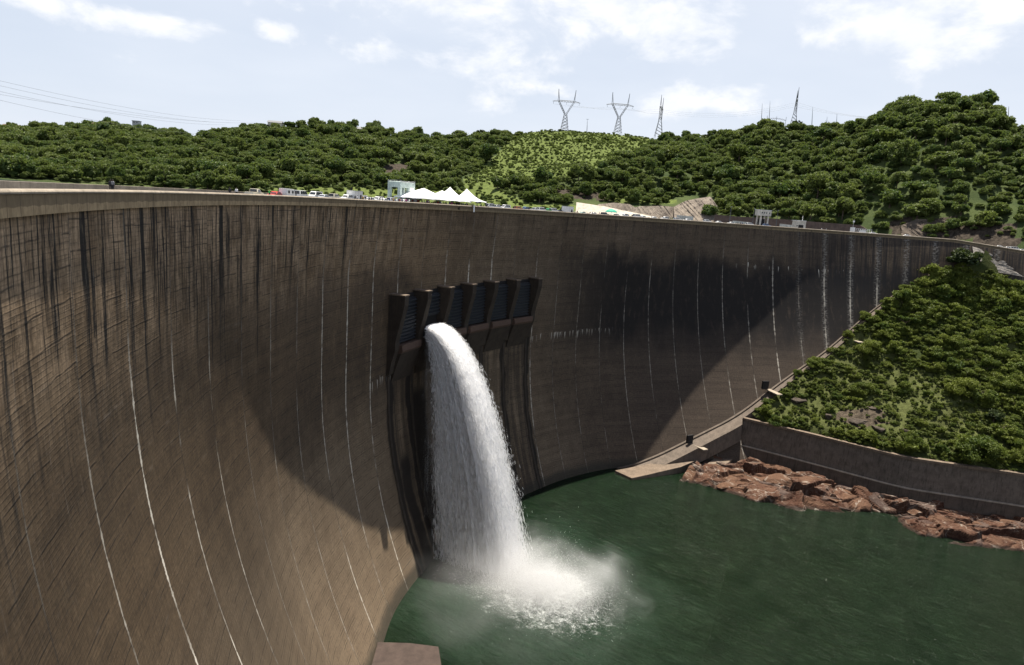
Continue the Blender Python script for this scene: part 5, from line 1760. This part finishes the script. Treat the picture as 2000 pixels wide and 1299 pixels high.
def prof_mesh(name, prof, w, mat, inset=0.0):
    """side profile (x, z) extruded across the width, top narrowed"""
    zmax = max(z for _, z in prof); zmin = min(z for _, z in prof)
    a = [(x, -w / 2 + inset * (z - zmin) / (zmax - zmin + 1e-6), z) for x, z in prof]
    b = [(x, w / 2 - inset * (z - zmin) / (zmax - zmin + 1e-6), z) for x, z in prof]
    mb = MB(); mb.loft([a, b]); o = mb.build(name, mat); me = o.data; bpy.data.objects.remove(o)
    bm = bmesh.new(); bm.from_mesh(me); bmesh.ops.bevel(bm, geom=list(bm.edges), offset=.05, segments=2, affect='EDGES', clamp_overlap=True); bm.to_mesh(me); bm.free()
    return me


def wheel_mesh():
    mb = MB(); n = 16
    rings = []
    for y, r in ((-.11, .24), (-.11, .33), (.11, .33), (.11, .24)):
        rings.append([(math.cos(2 * math.pi * i / n) * r, y, math.sin(2 * math.pi * i / n) * r) for i in range(n)])
    mb.loft(rings); o = mb.build('tyre', M['tyre']); me = o.data; bpy.data.objects.remove(o)
    return me


WHEEL = wheel_mesh()
BODY = {
    'car': ([(-2.1, .35), (2.1, .35), (2.15, .62), (1.95, .82), (1.0, .95), (-1.95, .98), (-2.15, .80)], [(-1.75, .95), (-1.25, 1.45), (.15, 1.47), (.95, .95)], 1.72),
    'suv': ([(-2.2, .42), (2.2, .42), (2.25, .80), (2.1, 1.02), (1.15, 1.12), (-2.2, 1.12), (-2.28, .8)], [(-2.15, 1.08), (-1.95, 1.78), (.35, 1.80), (1.05, 1.08)], 1.82),
    'van': ([(-2.4, .42), (2.35, .42), (2.4, .85), (2.15, 1.12), (1.7, 1.20), (-2.4, 1.2), (-2.45, .8)], [(-2.38, 1.15), (-2.25, 2.02), (1.0, 2.05), (1.75, 1.15)], 1.85),
    'pickup': ([(-2.6, .48), (2.5, .48), (2.55, .85), (2.35, 1.05), (1.3, 1.12), (-2.6, 1.12), (-2.62, .8)], [(-.55, 1.08), (-.45, 1.76), (.75, 1.78), (1.35, 1.08)], 1.82),
}
CARMESH = {}


def car(kind_, col, label, x, out, flip=False, group='vehicles parked along the dam crest', turn=0.0):
    key = (kind_, col)
    if key not in CARMESH:
        body, cab, w = BODY[kind_]
        bm_ = prof_mesh('body', body, w, paint(col), .06)
        cb = prof_mesh('cabin', cab, w - .10, paint(col), .16)
        # glass: side and end panes a little proud of the cabin
        xs = [p_[0] for p_ in cab]; z0 = min(p_[1] for p_ in cab) + .10; z1 = max(p_[1] for p_ in cab) - .12
        g = MB()
        for sy in (-1, 1):
            yb, yt = sy * (w / 2 - .055), sy * (w / 2 - .175)
            xa, xb = min(xs) + .28, max(xs) - .28
            n_ = 3 if kind_ in ('van', 'suv') else (2 if kind_ == 'car' else 1)
            span = (xb - xa)
            for i in range(n_):
                u0, u1 = xa + span * i / n_ + .06, xa + span * (i + 1) / n_ - .06
                top0 = u0 + (.22 if i == 0 else 0); top1 = u1 - (.42 if i == n_ - 1 else 0)
                g.loft([[(u0, yb + sy * .02, z0), (u1, yb + sy * .02, z0), (top1, yt + sy * .02, z1), (top0, yt + sy * .02, z1)], [(u0, yb - sy * .05, z0), (u1, yb - sy * .05, z0), (top1, yt - sy * .05, z1), (top0, yt - sy * .05, z1)]])
        c_ = cab
        for (xa, za), (xb, zb_) in (((c_[3][0] + .02, c_[3][1] + .06), (c_[2][0] + .05, c_[2][1] - .08)), ((c_[0][0] - .02, c_[0][1] + .10), (c_[1][0] - .04, c_[1][1] - .10))):
            g.loft([[(xa, -w / 2 + .2, za), (xa, w / 2 - .2, za), (xb, w / 2 - .3, zb_), (xb, -w / 2 + .3, zb_)], [(xa - .06, -w / 2 + .2, za - .03), (xa - .06, w / 2 - .2, za - .03), (xb - .06, w / 2 - .3, zb_ - .03), (xb - .06, -w / 2 + .3, zb_ - .03)]])
        o = g.build('window', M['glass']); gl = o.data; bpy.data.objects.remove(o)
        CARMESH[key] = (bm_, cb, gl)
    bm_, cb, gl = CARMESH[key]
    p, rz, k_ = at_crest(x, out, -.80)
    t = empty({'car': 'parked_car', 'suv': 'parked_car', 'van': 'parked_van', 'pickup': 'pickup_truck'}[kind_], p, rz + (math.pi if flip else 0) + turn)
    tag(t, label, {'car': 'car', 'suv': 'car', 'van': 'van', 'pickup': 'pickup'}[kind_], group)
    link('body', bm_, t); link('cabin', cb, t); link('window', gl, t)
    wx = BODY[kind_][0][1][0] * .64
    for sx in (-1, 1):
        for sy in (-1, 1):
            w_ = link('wheel', WHEEL, t); w_.location = (sx * wx, sy * (BODY[kind_][2] / 2 - .10), .33)
    return t


CARS = [
    (497, 'pickup', 'cream', 3.0, 0, 'cream pickup with a dark canopy, leftmost vehicle on the dam crest'), (537, 'car', 'red', 4.0, 1, 'small red car beside the person in green'),
    (588, 'van', 'white', 3.2, 0, 'white van just right of the white caravan'), (616, 'van', 'white', 5.0, 1, 'white van behind the silver car left of the booth'), (634, 'car', 'silver', 2.8, 0, 'silver car in front of the white van left of the booth'),
    (654, 'suv', 'cream', 5.0, 0, 'cream four wheel drive between the silver car and the white booth'), (677, 'suv', 'white', 3.5, 1, 'white four wheel drive touching the left side of the booth'),
    (712, 'suv', 'white', 5.5, 0, 'white car emerging behind the right side of the booth'), (724, 'car', 'white', 3.5, 0, 'white low car among the people right of the booth'), (738, 'suv', 'white', 5.5, 1, 'white tall car in the second row left of the green gantry'),
    (751, 'car', 'white', 3.2, 0, 'white car with dark windows just left of the green gantry'), (765, 'suv', 'white', 4.8, 0, 'white car parked under the left leg of the green gantry'), (790, 'car', 'white', 3.0, 0, 'white car between the green gantry and the first tent'),
    (958, 'van', 'white', 4.5, 0, 'white van, first vehicle right of the tents'), (972, 'suv', 'white', 3.6, 0, 'white four wheel drive, second vehicle right of the tents'), (987, 'van', 'white', 4.5, 1, 'white van, third vehicle right of the tents'),
    (1012, 'suv', 'orange', 4.0, 0, 'orange brown four wheel drive right of the white vans'), (1025, 'suv', 'blue', 4.2, 1, 'blue and orange car beside the orange brown four wheel drive'), (1043, 'pickup', 'white', 3.6, 0, 'white pickup with dark windows right of the blue car'),
    (1057, 'van', 'white', 4.2, 0, 'white van in the row left of the small booth'), (1070, 'suv', 'green', 4.2, 1, 'green car in the row left of the small booth'), (1081, 'van', 'white', 4.2, 0, 'white van right of the green car'), (1094, 'car', 'dark', 4.0, 0, 'dark car next to the small booth'),
    (1139, 'car', 'palegreen', 4.0, 0, 'pale green car at the left end of the pale wall'), (1158, 'car', 'white', 4.2, 1, 'white car with people round it before the pale wall'), (1181, 'suv', 'dark', 4.0, 0, 'dark car left of the green canopy'),
    (1205, 'car', 'white', 3.6, 0, 'white car just right of the green canopy'), (1219, 'suv', 'white', 4.0, 1, 'white four wheel drive before the grey rock face'), (1244, 'van', 'white', 3.4, 0, 'white minibus with a row of windows before the rock face'),
    (1257, 'car', 'white', 3.4, 0, 'white car behind the minibus'), (1278, 'car', 'white', 3.8, 0, 'white low car midway below the grey rock face'), (1298, 'suv', 'white', 3.8, 1, 'white car left of the short cream wall'),
    (1323, 'suv', 'white', 3.4, 0, 'white four wheel drive in front of the short cream wall'), (1341, 'car', 'white', 3.4, 1, 'white car at the right of the short cream wall'), (1381, 'suv', 'white', 3.6, 0, 'white four wheel drive with dark side windows below the strata'),
    (1405, 'car', 'white', 4.0, 0, 'white car alone at the left end of the brown wall'), (1427, 'car', 'white', 4.0, 1, 'white car beside the first lamp post'), (1464, 'suv', 'white', 3.4, 0, 'white car between the low wall and the gantry tower'),
    (1497, 'suv', 'blue', 3.0, 0, 'pale blue car at the foot of the gantry tower'), (1706, 'car', 'white', 4.0, 0, 'white car right of the railed platform'), (1772, 'car', 'white', 4.0, 0, 'white car alone on the crest near the right abutment'),
    (1953, 'car', 'white', 2.6, 0, 'white car, left of the vehicles on the road past the dam'), (1966, 'car', 'white', 3.0, 1, 'small white car behind the white minibus past the dam'), (1981, 'van', 'white', 2.6, 0, 'white minibus on the road past the right end of the dam'), (1998, 'car', 'white', 2.6, 0, 'white car at the right edge on the road past the dam')]
for x, kd, col, out, fl, lab in CARS:
    car(kd, col, lab, x, out, bool(fl))
# dark canopy on the first pickup is a load cover
p, rz, k_ = at_crest(488, 3.0)
# caravan
p, rz, k_ = at_crest(560, 3.0)
t = empty('caravan', p, rz); tag(t, 'white boxy caravan with two small square windows', 'caravan')
me = prof_mesh('body', [(-1.9, .45), (1.6, .45), (2.1, 1.0), (1.75, 2.15), (-1.8, 2.25), (-1.95, 1.2)], 2.0, M['white'], .06)
link('body', me, t)
for x in (-1.0, .9):
    mb = MB(); mb.box((x, -.985, 1.55), (.75, .08, .6)); mb.build('window', M['glass'], t)
for sy in (-1, 1):
    w_ = link('wheel', WHEEL, t); w_.location = (-.2, sy * .9, .33)
# green canopy
p, rz, k_ = at_crest(1193, 4.5)
t = empty('canopy', p, rz); tag(t, 'green dome shaped canopy among the cars before the pale wall', 'canopy')
mb = MB(); rings = []
for z, r in ((2.0, 2.9), (2.5, 2.6), (3.1, 1.8), (3.5, .7), (3.6, .1)):
    rings.append([(math.cos(2 * math.pi * i / 16) * r, math.sin(2 * math.pi * i / 16) * r, z) for i in range(16)])
mb.loft(rings); mb.build('cover', simple_mat('green_canvas', (.03, .30, .20), .7), t)
for sx in (-1, 1):
    for sy in (-1, 1):
        mb = MB(); mb.tube([(sx * 1.9, sy * 1.9, 0), (sx * 1.9, sy * 1.9, 2.1)], .06, 6); mb.build('pole', M['steel'], t)

# ------------------------------------------------------------------ people
def person_mesh(pose='stand'):
    if pose == 'stand':
        J = {'pelvis': (0, 0, .95, .15), 'belly': (0, 0, 1.12, .15), 'chest': (0, 0, 1.36, .17), 'neck': (0, 0, 1.50, .06), 'jaw': (0, -.02, 1.60, .085), 'head': (0, 0, 1.69, .10), 'top': (0, 0, 1.76, .07)}
        for s_, n_ in ((-1, 'l'), (1, 'r')):
            J.update({n_ + 'hip': (s_ * .10, 0, .88, .105), n_ + 'knee': (s_ * .115, -.02, .48, .07), n_ + 'ank': (s_ * .12, .02, .09, .045), n_ + 'toe': (s_ * .13, -.13, .04, .04),
                      n_ + 'sh': (s_ * .20, 0, 1.40, .075), n_ + 'elb': (s_ * .26, .02, 1.12, .05), n_ + 'wri': (s_ * .27, -.06, .88, .035), n_ + 'hand': (s_ * .265, -.09, .78, .04)})
    else:
        J = {'pelvis': (0, 0, .10, .16), 'belly': (0, .02, .28, .15), 'chest': (0, 0, .52, .17), 'neck': (0, -.02, .66, .06), 'jaw': (0, -.05, .76, .085), 'head': (0, -.03, .85, .10), 'top': (0, -.03, .92, .07)}
        for s_, n_ in ((-1, 'l'), (1, 'r')):
            J.update({n_ + 'hip': (s_ * .11, -.05, .08, .11), n_ + 'knee': (s_ * .14, -.48, .10, .075), n_ + 'ank': (s_ * .14, -.50, -.32, .045), n_ + 'toe': (s_ * .14, -.62, -.38, .04),
                      n_ + 'sh': (s_ * .20, 0, .56, .075), n_ + 'elb': (s_ * .27, -.08, .30, .05), n_ + 'wri': (s_ * .20, -.28, .18, .035), n_ + 'hand': (s_ * .17, -.36, .17, .04)})
    E = [('pelvis', 'belly'), ('belly', 'chest'), ('chest', 'neck'), ('neck', 'jaw'), ('jaw', 'head'), ('head', 'top')]
    for n_ in 'lr':
        E += [('pelvis', n_ + 'hip'), (n_ + 'hip', n_ + 'knee'), (n_ + 'knee', n_ + 'ank'), (n_ + 'ank', n_ + 'toe'), ('chest', n_ + 'sh'), (n_ + 'sh', n_ + 'elb'), (n_ + 'elb', n_ + 'wri'), (n_ + 'wri', n_ + 'hand')]
    ks = list(J); me = bpy.data.meshes.new('person'); me.from_pydata([J[k][:3] for k in ks], [(ks.index(a), ks.index(b)) for a, b in E], [])
    o = link('person', me); sk = o.modifiers.new('skin', 'SKIN'); sk.use_smooth_shade = True
    for i, k in enumerate(ks):
        v = me.skin_vertices[0].data[i]; v.radius = (J[k][3], J[k][3] * (.75 if k in ('chest', 'belly', 'pelvis') else 1)); v.use_root = (k == 'pelvis')
    ss_ = o.modifiers.new('sub', 'SUBSURF'); ss_.levels = 1; ss_.render_levels = 1
    dg = bpy.context.evaluated_depsgraph_get(); out = bpy.data.meshes.new_from_object(o.evaluated_get(dg)); out.name = 'person_' + pose
    bpy.data.objects.remove(o)
    out.materials.clear()
    for nm in ('skin', 'shirt', 'trousers', 'hair'):
        out.materials.append(CLOTH[nm] if nm in CLOTH else CLOTH['dark'])
    off = .0 if pose == 'stand' else -.84
    for p_ in out.polygons:
        z = p_.center.z - off; y = p_.center.y; x = abs(p_.center.x)
        if z > 1.715 or (z > 1.62 and y > .03): mi = 3
        elif z > 1.50: mi = 0
        elif pose == 'stand' and x > .20 and z < 1.0: mi = 0
        elif pose == 'sit' and x > .13 and y < -.2 and p_.center.z > .13 and p_.center.z < .24 and y > -.42: mi = 0
        elif z > .98 and not (pose == 'sit' and y < -.2): mi = 1
        else: mi = 2
        p_.material_index = mi
    return out


def cloth(n, c):
    m, nb, out = new_mat(n); b = nb.new('ShaderNodeBsdfPrincipled', Base_Color=c, Roughness=.85); nb.l.new(b.outputs[0], out.inputs[0]); return m


CLOTH = {'skin': cloth('dark_skin', (.085, .045, .028)), 'hair': cloth('black_hair', (.012, .010, .009)), 'dark': cloth('dark_clothes', (.02, .02, .024)), 'white': cloth('white_clothes', (.78, .78, .78)), 'green': cloth('green_clothes', (.04, .45, .07)),
         'pink': cloth('pink_clothes', (.55, .10, .30)), 'yellow': cloth('ochre_clothes', (.45, .27, .05)), 'blue': cloth('blue_clothes', (.05, .08, .22)), 'red': cloth('red_clothes', (.35, .04, .03)), 'grey': cloth('grey_clothes', (.22, .22, .23)),
         'trousers': cloth('dark_trousers', (.025, .025, .03)), 'shirt': cloth('plain_shirt', (.5, .5, .5))}
PM = {'stand': person_mesh('stand'), 'sit': person_mesh('sit')}


def person(x, out, shirt, label, group=None, pose='stand', h=-.80, face=None, trous='trousers', sc=1.0):
    p, rz, k_ = at_crest(x, out, h)
    o = link('person', PM[pose]); o.location = p
    o.rotation_euler = (0, 0, rz + (rnd.uniform(0, 6.28) if face is None else face)); o.scale = (sc, sc, sc)
    for i, c in ((1, shirt), (2, trous)):
        o.material_slots[i].link = 'OBJECT'; o.material_slots[i].material = CLOTH[c]
    tag(o, label, 'person', group)
    return o


person(216.5, 11.9, 'dark', 'person in dark clothes on the left of the pair far left on the crest', None, 'stand', -.8, 1.5)
person(221, 11.5, 'grey', 'person in a pale grey top, right of the pair far left on the crest', None, 'stand', -.8, 1.2)
person(449, 4.0, 'dark', 'person in dark clothes walking alone left of the cream pickup', None, 'stand', -.8)
person(462, 3.0, 'white', 'person in white shirt and white cap near the cream pickup', None, 'stand', -.8)
person(526, 3.0, 'green', 'person in bright green beside the small red car', None, 'stand', -.8)
person(578, 2.0, 'dark', 'person in dark clothes in front of the white van', None, 'stand', -.8)
person(693.5, .9, 'dark', 'person in dark clothes on the left in front of the booth', None, 'stand', -.8)
person(697.5, .9, 'white', 'person in a white shirt on the right in front of the booth', None, 'stand', -.8)
person(709, 1.6, 'yellow', 'person in ochre clothes right of the booth', None)
person(714, 1.2, 'dark', 'person in dark clothes and white cap right of the booth', None)
person(768, 1.0, 'yellow', 'person in a yellow top before the legs of the green gantry', None)
for i in range(15):
    person(rnd.uniform(718, 786), rnd.uniform(.8, 5.0), rnd.choice(['dark', 'white', 'blue', 'dark', 'grey', 'red']), 'person standing in the crowd between the booth and the tents', 'crowd between the booth and the tents')
for i in range(64):
    person(rnd.uniform(789, 930), rnd.uniform(.9, 8.0), rnd.choice(['dark', 'dark', 'white', 'blue', 'pink', 'grey', 'red', 'dark', 'white']), 'person standing in the crowd under the white tents', 'crowd under the white tents')
for i in range(9):
    person(rnd.uniform(936, 954), rnd.uniform(.9, 4.0), rnd.choice(['dark', 'dark', 'white', 'blue']), 'person in the small crowd just right of the tents', 'people just right of the tents')
for x, c, lab in ((1002, 'dark', 'person in dark clothes left of the orange brown car'), (1033, 'dark', 'person in dark clothes between the blue car and the white pickup'), (1118, 'dark', 'person in dark clothes right of the small booth'), (1122, 'white', 'person in white right of the small booth'),
                  (1127, 'dark', 'person in dark clothes at the corner of the pale wall'), (1152, 'dark', 'person in dark clothes left of the cars before the pale wall'), (1157, 'dark', 'second person in dark clothes beside the white car before the pale wall'), (1170, 'blue', 'person in blue before the pale wall'), (1228, 'dark', 'person in dark clothes left of the white minibus'),
                  (1234, 'dark', 'person in dark clothes touching the front of the white minibus'), (1272, 'dark', 'person in dark clothes right of the car behind the minibus'), (1305, 'dark', 'person in dark clothes by the rock face'), (1337, 'dark', 'person in dark clothes before the short cream wall'), (1437, 'dark', 'leftmost person in dark clothes before the low off white wall'),
                  (1440.5, 'dark', 'second person from the left before the low off white wall'), (1446, 'dark', 'third person from the left before the low off white wall'), (1449.5, 'blue', 'rightmost person before the low off white wall'), (1458, 'dark', 'person in dark clothes beside the white car at the low wall'),
                  (1604, 'white', 'person in white alone on the crest right of the kiosk'), (1613, 'white', 'second person in white on the crest right of the kiosk')):
    person(x, 1.6, c, lab)
# people sitting on the parapet edge above the sluices
for x, c, lab in ((921.5, 'dark', 'person in black sitting on the parapet, left of the white banner'), (931.5, 'dark', 'person in black sitting on the parapet, right of the white banner')):
    person(x, -.75, c, lab, None, 'sit', .02, 0.0)
p, rz, k_ = at_crest(926, -1.30, -.9)
t = empty('banner', p, rz); tag(t, 'narrow white banner hanging over the parapet between two seated people', 'banner')
mb = MB(); mb.box((0, 0, 0), (.8, .08, 2.6)); mb.build('cloth', M['cloth_white'], t)
mb = MB(); mb.box((0, .4, 1.25), (1.0, 1.0, .08)); mb.build('bracket', M['black'], t)
p, rz, k_ = at_crest(896.5, -1.05, -1.15)
mb = MB(); mb.box((0, 0, 0), (.5, .35, .9)); mb.box((.1, -.2, .3), (.35, .2, .35)); o = mb.build('lamp_box', M['black']); o.location = p; o.rotation_euler = (0, 0, rz); tag(o, 'small black lamp box fixed to the parapet below the tents', 'lamp box')

# hut on the bank
p = Vector(on_slope(1822, 618)); p.z += 1.0
t = empty('hut', p, -.2); tag(t, 'tiny white hut among the bushes on the bank', 'hut')
mb = MB(); mb.box((0, 0, 1.6), (2.6, 2.0, 3.2)); mb.build('wall', M['offwhite'], t)
mb = MB(); mb.box((0, 0, 3.35), (3.6, 3.0, .3)); mb.build('roof', M['white'], t)
mb = MB(); mb.box((0, -1.02, 1.7), (1.4, .08, 1.2)); mb.build('window', M['glass'], t)

# ------------------------------------------------------------------ houses on the far ridge
for x, y, dd, w_, lab in ((24, 247, 1140, 20, 'long low brown roofed house at the far left of the skyline'), (188, 243, 1135, 15, 'small brown roofed house on the left skyline'), (267, 237, 1125, 9, 'small blue grey flat topped building on the left skyline'), (538, 240, 925, 17, 'long grey roofed building on the hill crest right of the tall dark tree'), (700, 252, 930, 12, 'small pale building on the hill crest')):
    p = atd(x, y, dd)
    t = empty('house', (p.x, p.y, p.z - 6), 0.1); tag(t, lab, 'house')
    flat_ = x == 267
    mb = MB(); mb.box((0, 0, 1.5), (w_, 8, 9.0)); mb.build('wall', M['grey'] if flat_ else M['offwhite'], t)
    mb = MB()
    if flat_:
        mb.box((0, 0, 6.3), (w_ + 1, 9, .6))
    else:
        mb.loft([[(-w_ / 2 - .8, -5, 5.9), (-w_ / 2 - .8, 0, 8.6), (-w_ / 2 - .8, 5, 5.9)], [(w_ / 2 + .8, -5, 5.9), (w_ / 2 + .8, 0, 8.6), (w_ / 2 + .8, 5, 5.9)]])
    mb.build('roof', M['rust'] if x < 300 and not flat_ else M['mast'], t)
    for i in range(2):
        mb = MB(); mb.box((-w_ * .22 + w_ * .44 * i, -4.05, 4.2), (1.6, .1, 1.6)); mb.build('window', M['glass'], t)

# ------------------------------------------------------------------ pylons and masts
def pylon(px, top_y, base_y, dd, yaw, label, narrow=False):
    b = atd(px, base_y + 4, dd); H = (base_y - top_y) / FOC * dd * 1.02 + 4 / FOC * dd
    t = empty('pylon', b, yaw); tag(t, label, 'pylon', 'steel lattice pylons on the ridge')
    r_ = .17 + dd * 4e-5
    def strut(mb, a, c):
        mb.tube([a, c], r_, 4)
    # body: four tapering legs to the waist
    zw, hw, hb_ = H * .40, H * .035, H * .10
    mb = MB()
    L = 5
    for sx in (-1, 1):
        for sy in (-1, 1):
            strut(mb, (sx * hb_, sy * hb_, -3), (sx * hw, sy * hw, zw))
    for j in range(L):
        q0, q1 = j / L, (j + 1) / L
        h0 = hb_ + (hw - hb_) * q0; h1 = hb_ + (hw - hb_) * q1
        for s_ in (-1, 1):
            strut(mb, (-h0, s_ * h0, zw * q0), (h1, s_ * h1, zw * q1)); strut(mb, (h0, s_ * h0, zw * q0), (-h1, s_ * h1, zw * q1))
            strut(mb, (s_ * h0, -h0, zw * q0), (s_ * h1, h1, zw * q1))
    mb.build('lattice_base', M['mast'], t)
    zb_, wb = H * .71, H * .20
    for s_ in (-1, 1):
        mb = MB()
        for sy in (-1, 1):
            strut(mb, (s_ * hw, sy * hw, zw), (s_ * (wb + .9), sy * .6, zb_)); strut(mb, (s_ * hw * .2, sy * hw, zw), (s_ * (wb - .9), sy * .6, zb_))
        for j in range(6):
            q0, q1 = j / 6, (j + 1) / 6
            xa = hw + (wb + .9 - hw) * q0; xb = hw * .2 + (wb - .9 - hw * .2) * q1
            strut(mb, (s_ * xa, -.6, zw + (zb_ - zw) * q0), (s_ * xb, .6, zw + (zb_ - zw) * q1))
        strut(mb, (s_ * (wb + .9), .5, zb_), (s_ * wb * 1.12, 0, H)); strut(mb, (s_ * (wb - .9), -.5, zb_), (s_ * wb * 1.12, 0, H)); strut(mb, (s_ * wb, 0, zb_ + 2), (s_ * wb * 1.1, 0, H))
        mb.build('arm', M['mast'], t)
    mb = MB(); ex = H * .36
    for sy in (-1, 1):
        strut(mb, (-wb, sy * .7, zb_ + .9), (wb, sy * .7, zb_ + .9))
        strut(mb, (-ex, 0, zb_ - .9), (-wb, sy * .7, zb_ + .9)); strut(mb, (ex, 0, zb_ - .9), (wb, sy * .7, zb_ + .9))
        strut(mb, (-ex, 0, zb_ - .9), (ex, 0, zb_ - .9) if sy > 0 else (ex, .1, zb_ - .8))
    n_ = 10
    for j in range(n_):
        xa = -wb + 2 * wb * j / n_; xb = -wb + 2 * wb * (j + 1) / n_
        strut(mb, (xa, -.7, zb_ + (.9 if j % 2 else -.6)), (xb, .7, zb_ + (-.6 if j % 2 else .9)))
    mb.build('crossarm', M['mast'], t)
    for x in (-ex * .95, 0, ex * .95):
        mb = MB(); mb.tube([(x, 0, zb_ - .9), (x + (.8 if x < 0 else -.8 if x > 0 else 0), 0, zb_ - 4.2)], .16, 5); mb.build('insulator', M['glass'], t)
    mw = t.matrix_basis.copy()
    return [mw @ Vector((x, 0, zb_ - 4.2)) for x in (-ex * .9, 0, ex * .9)]


A1 = pylon(1102, 183, 250, 905, .05, 'steel lattice pylon with a V shaped head, leftmost on the grassy ridge')
A2 = pylon(1206, 190, 256, 905, .05, 'steel lattice pylon with a V shaped head, middle of the three on the ridge')
A3 = pylon(1286, 197, 262, 950, 1.25, 'narrow lattice pylon seen nearly side on, right of the two V headed pylons')
A4 = pylon(1548, 187, 250, 960, 1.25, 'lattice pylon seen nearly side on behind the dark ridge tree')


def wire(a, c, sag, label, r=.055):
    a, c = Vector(a), Vector(c); pts = []
    for i in range(25):
        q = i / 24; p_ = a.lerp(c, q); p_.z -= sag * 4 * q * (1 - q); pts.append(p_)
    mb = MB(); mb.tube(pts, r, 4); o = mb.build('power_line', M['mast']); tag(o, label, 'power line', 'power lines on the ridge')


for i, nm in enumerate(('lowest left', 'middle', 'right')):
    wire(A1[i], A2[i], 2.5, 'thin power line strung between the two V headed pylons')
    wire(A2[i], A3[i], 2.5, 'thin power line strung from the middle pylon to the narrow pylon')
    wire(A3[i], A4[i], 9.0, 'thin power line strung from the narrow pylon to the far lattice pylon')
    wire(A4[i], atd(1760 + i * 20, 232, 900), 5.0, 'thin power line falling from the far lattice pylon to the high right hill')
for i, (y0, y1, x1) in enumerate(((148, 236, 470), (158, 240, 455), (170, 244, 440), (180, 240, 500), (186, 262, 420))):
    wire(atd(-90, y0 - 12, 520), atd(x1, y1, 930), 6.0, ['topmost of the long power lines crossing the sky at the left', 'second from the top of the long power lines at the left', 'third from the top of the long power lines at the left', 'fourth from the top of the long power lines at the left', 'lowest of the long power lines crossing the sky at the left'][i], .07)

for i, (x, y0, y1, lab) in enumerate(((1486, 202, 250, 'tall thin steel mast, leftmost behind the ridge trees'), (1501, 198, 250, 'tall thin steel mast beside the leftmost mast'), (1585, 209, 250, 'thin steel mast right of the far lattice pylon'), (1633, 222, 252, 'short thin mast at the foot of the high right hill'), (1614, 228, 252, 'shortest thin mast between two taller masts'), (1146, 233, 256, 'small pole with a cross head between the two V headed pylons'), (1960, 208, 246, 'thin pole, left of the pair at the right edge of the skyline'), (1968, 208, 246, 'thin pole, right of the pair at the right edge of the skyline'))):
    dd = 900 if x < 1900 else 690
    b = atd(x, y1 + 6, dd); top_ = atd(x + (y1 - y0) * .06, y0, dd)
    mb = MB(); mb.tube([b, b.lerp(top_, .5), top_], [.45, .32, .12], 5)
    if x == 1146:
        mb.box(top_, (3.6, .2, .3))
    o = mb.build('mast', M['mast']); tag(o, lab, 'mast', 'thin masts on the ridge')
# gantry of the switchyard
b0, b1 = atd(1497, 232, 900), atd(1536, 236, 900)
t = empty('switchyard_gantry', (b0 + b1) / 2, 0); tag(t, 'low lattice switchyard gantry left of the far lattice pylon', 'gantry')
L = (b1 - b0).length; mb = MB()
for j in range(10):
    x = -L / 2 + L * j / 10
    zz = math.sin(math.pi * (j + .5) / 10) * 1.6
    mb.tube([(x, 0, zz - 1), (x + L / 10, 0, zz + .6)], .14, 4); mb.tube([(x, 0, zz + .8), (x + L / 10, 0, zz - .8)], .14, 4)
for s_ in (-1, 0, 1):
    mb.tube([(s_ * L / 2, 0, -16), (s_ * L / 2, 0, 4)], .2, 4)
mb.build('truss', M['mast'], t)
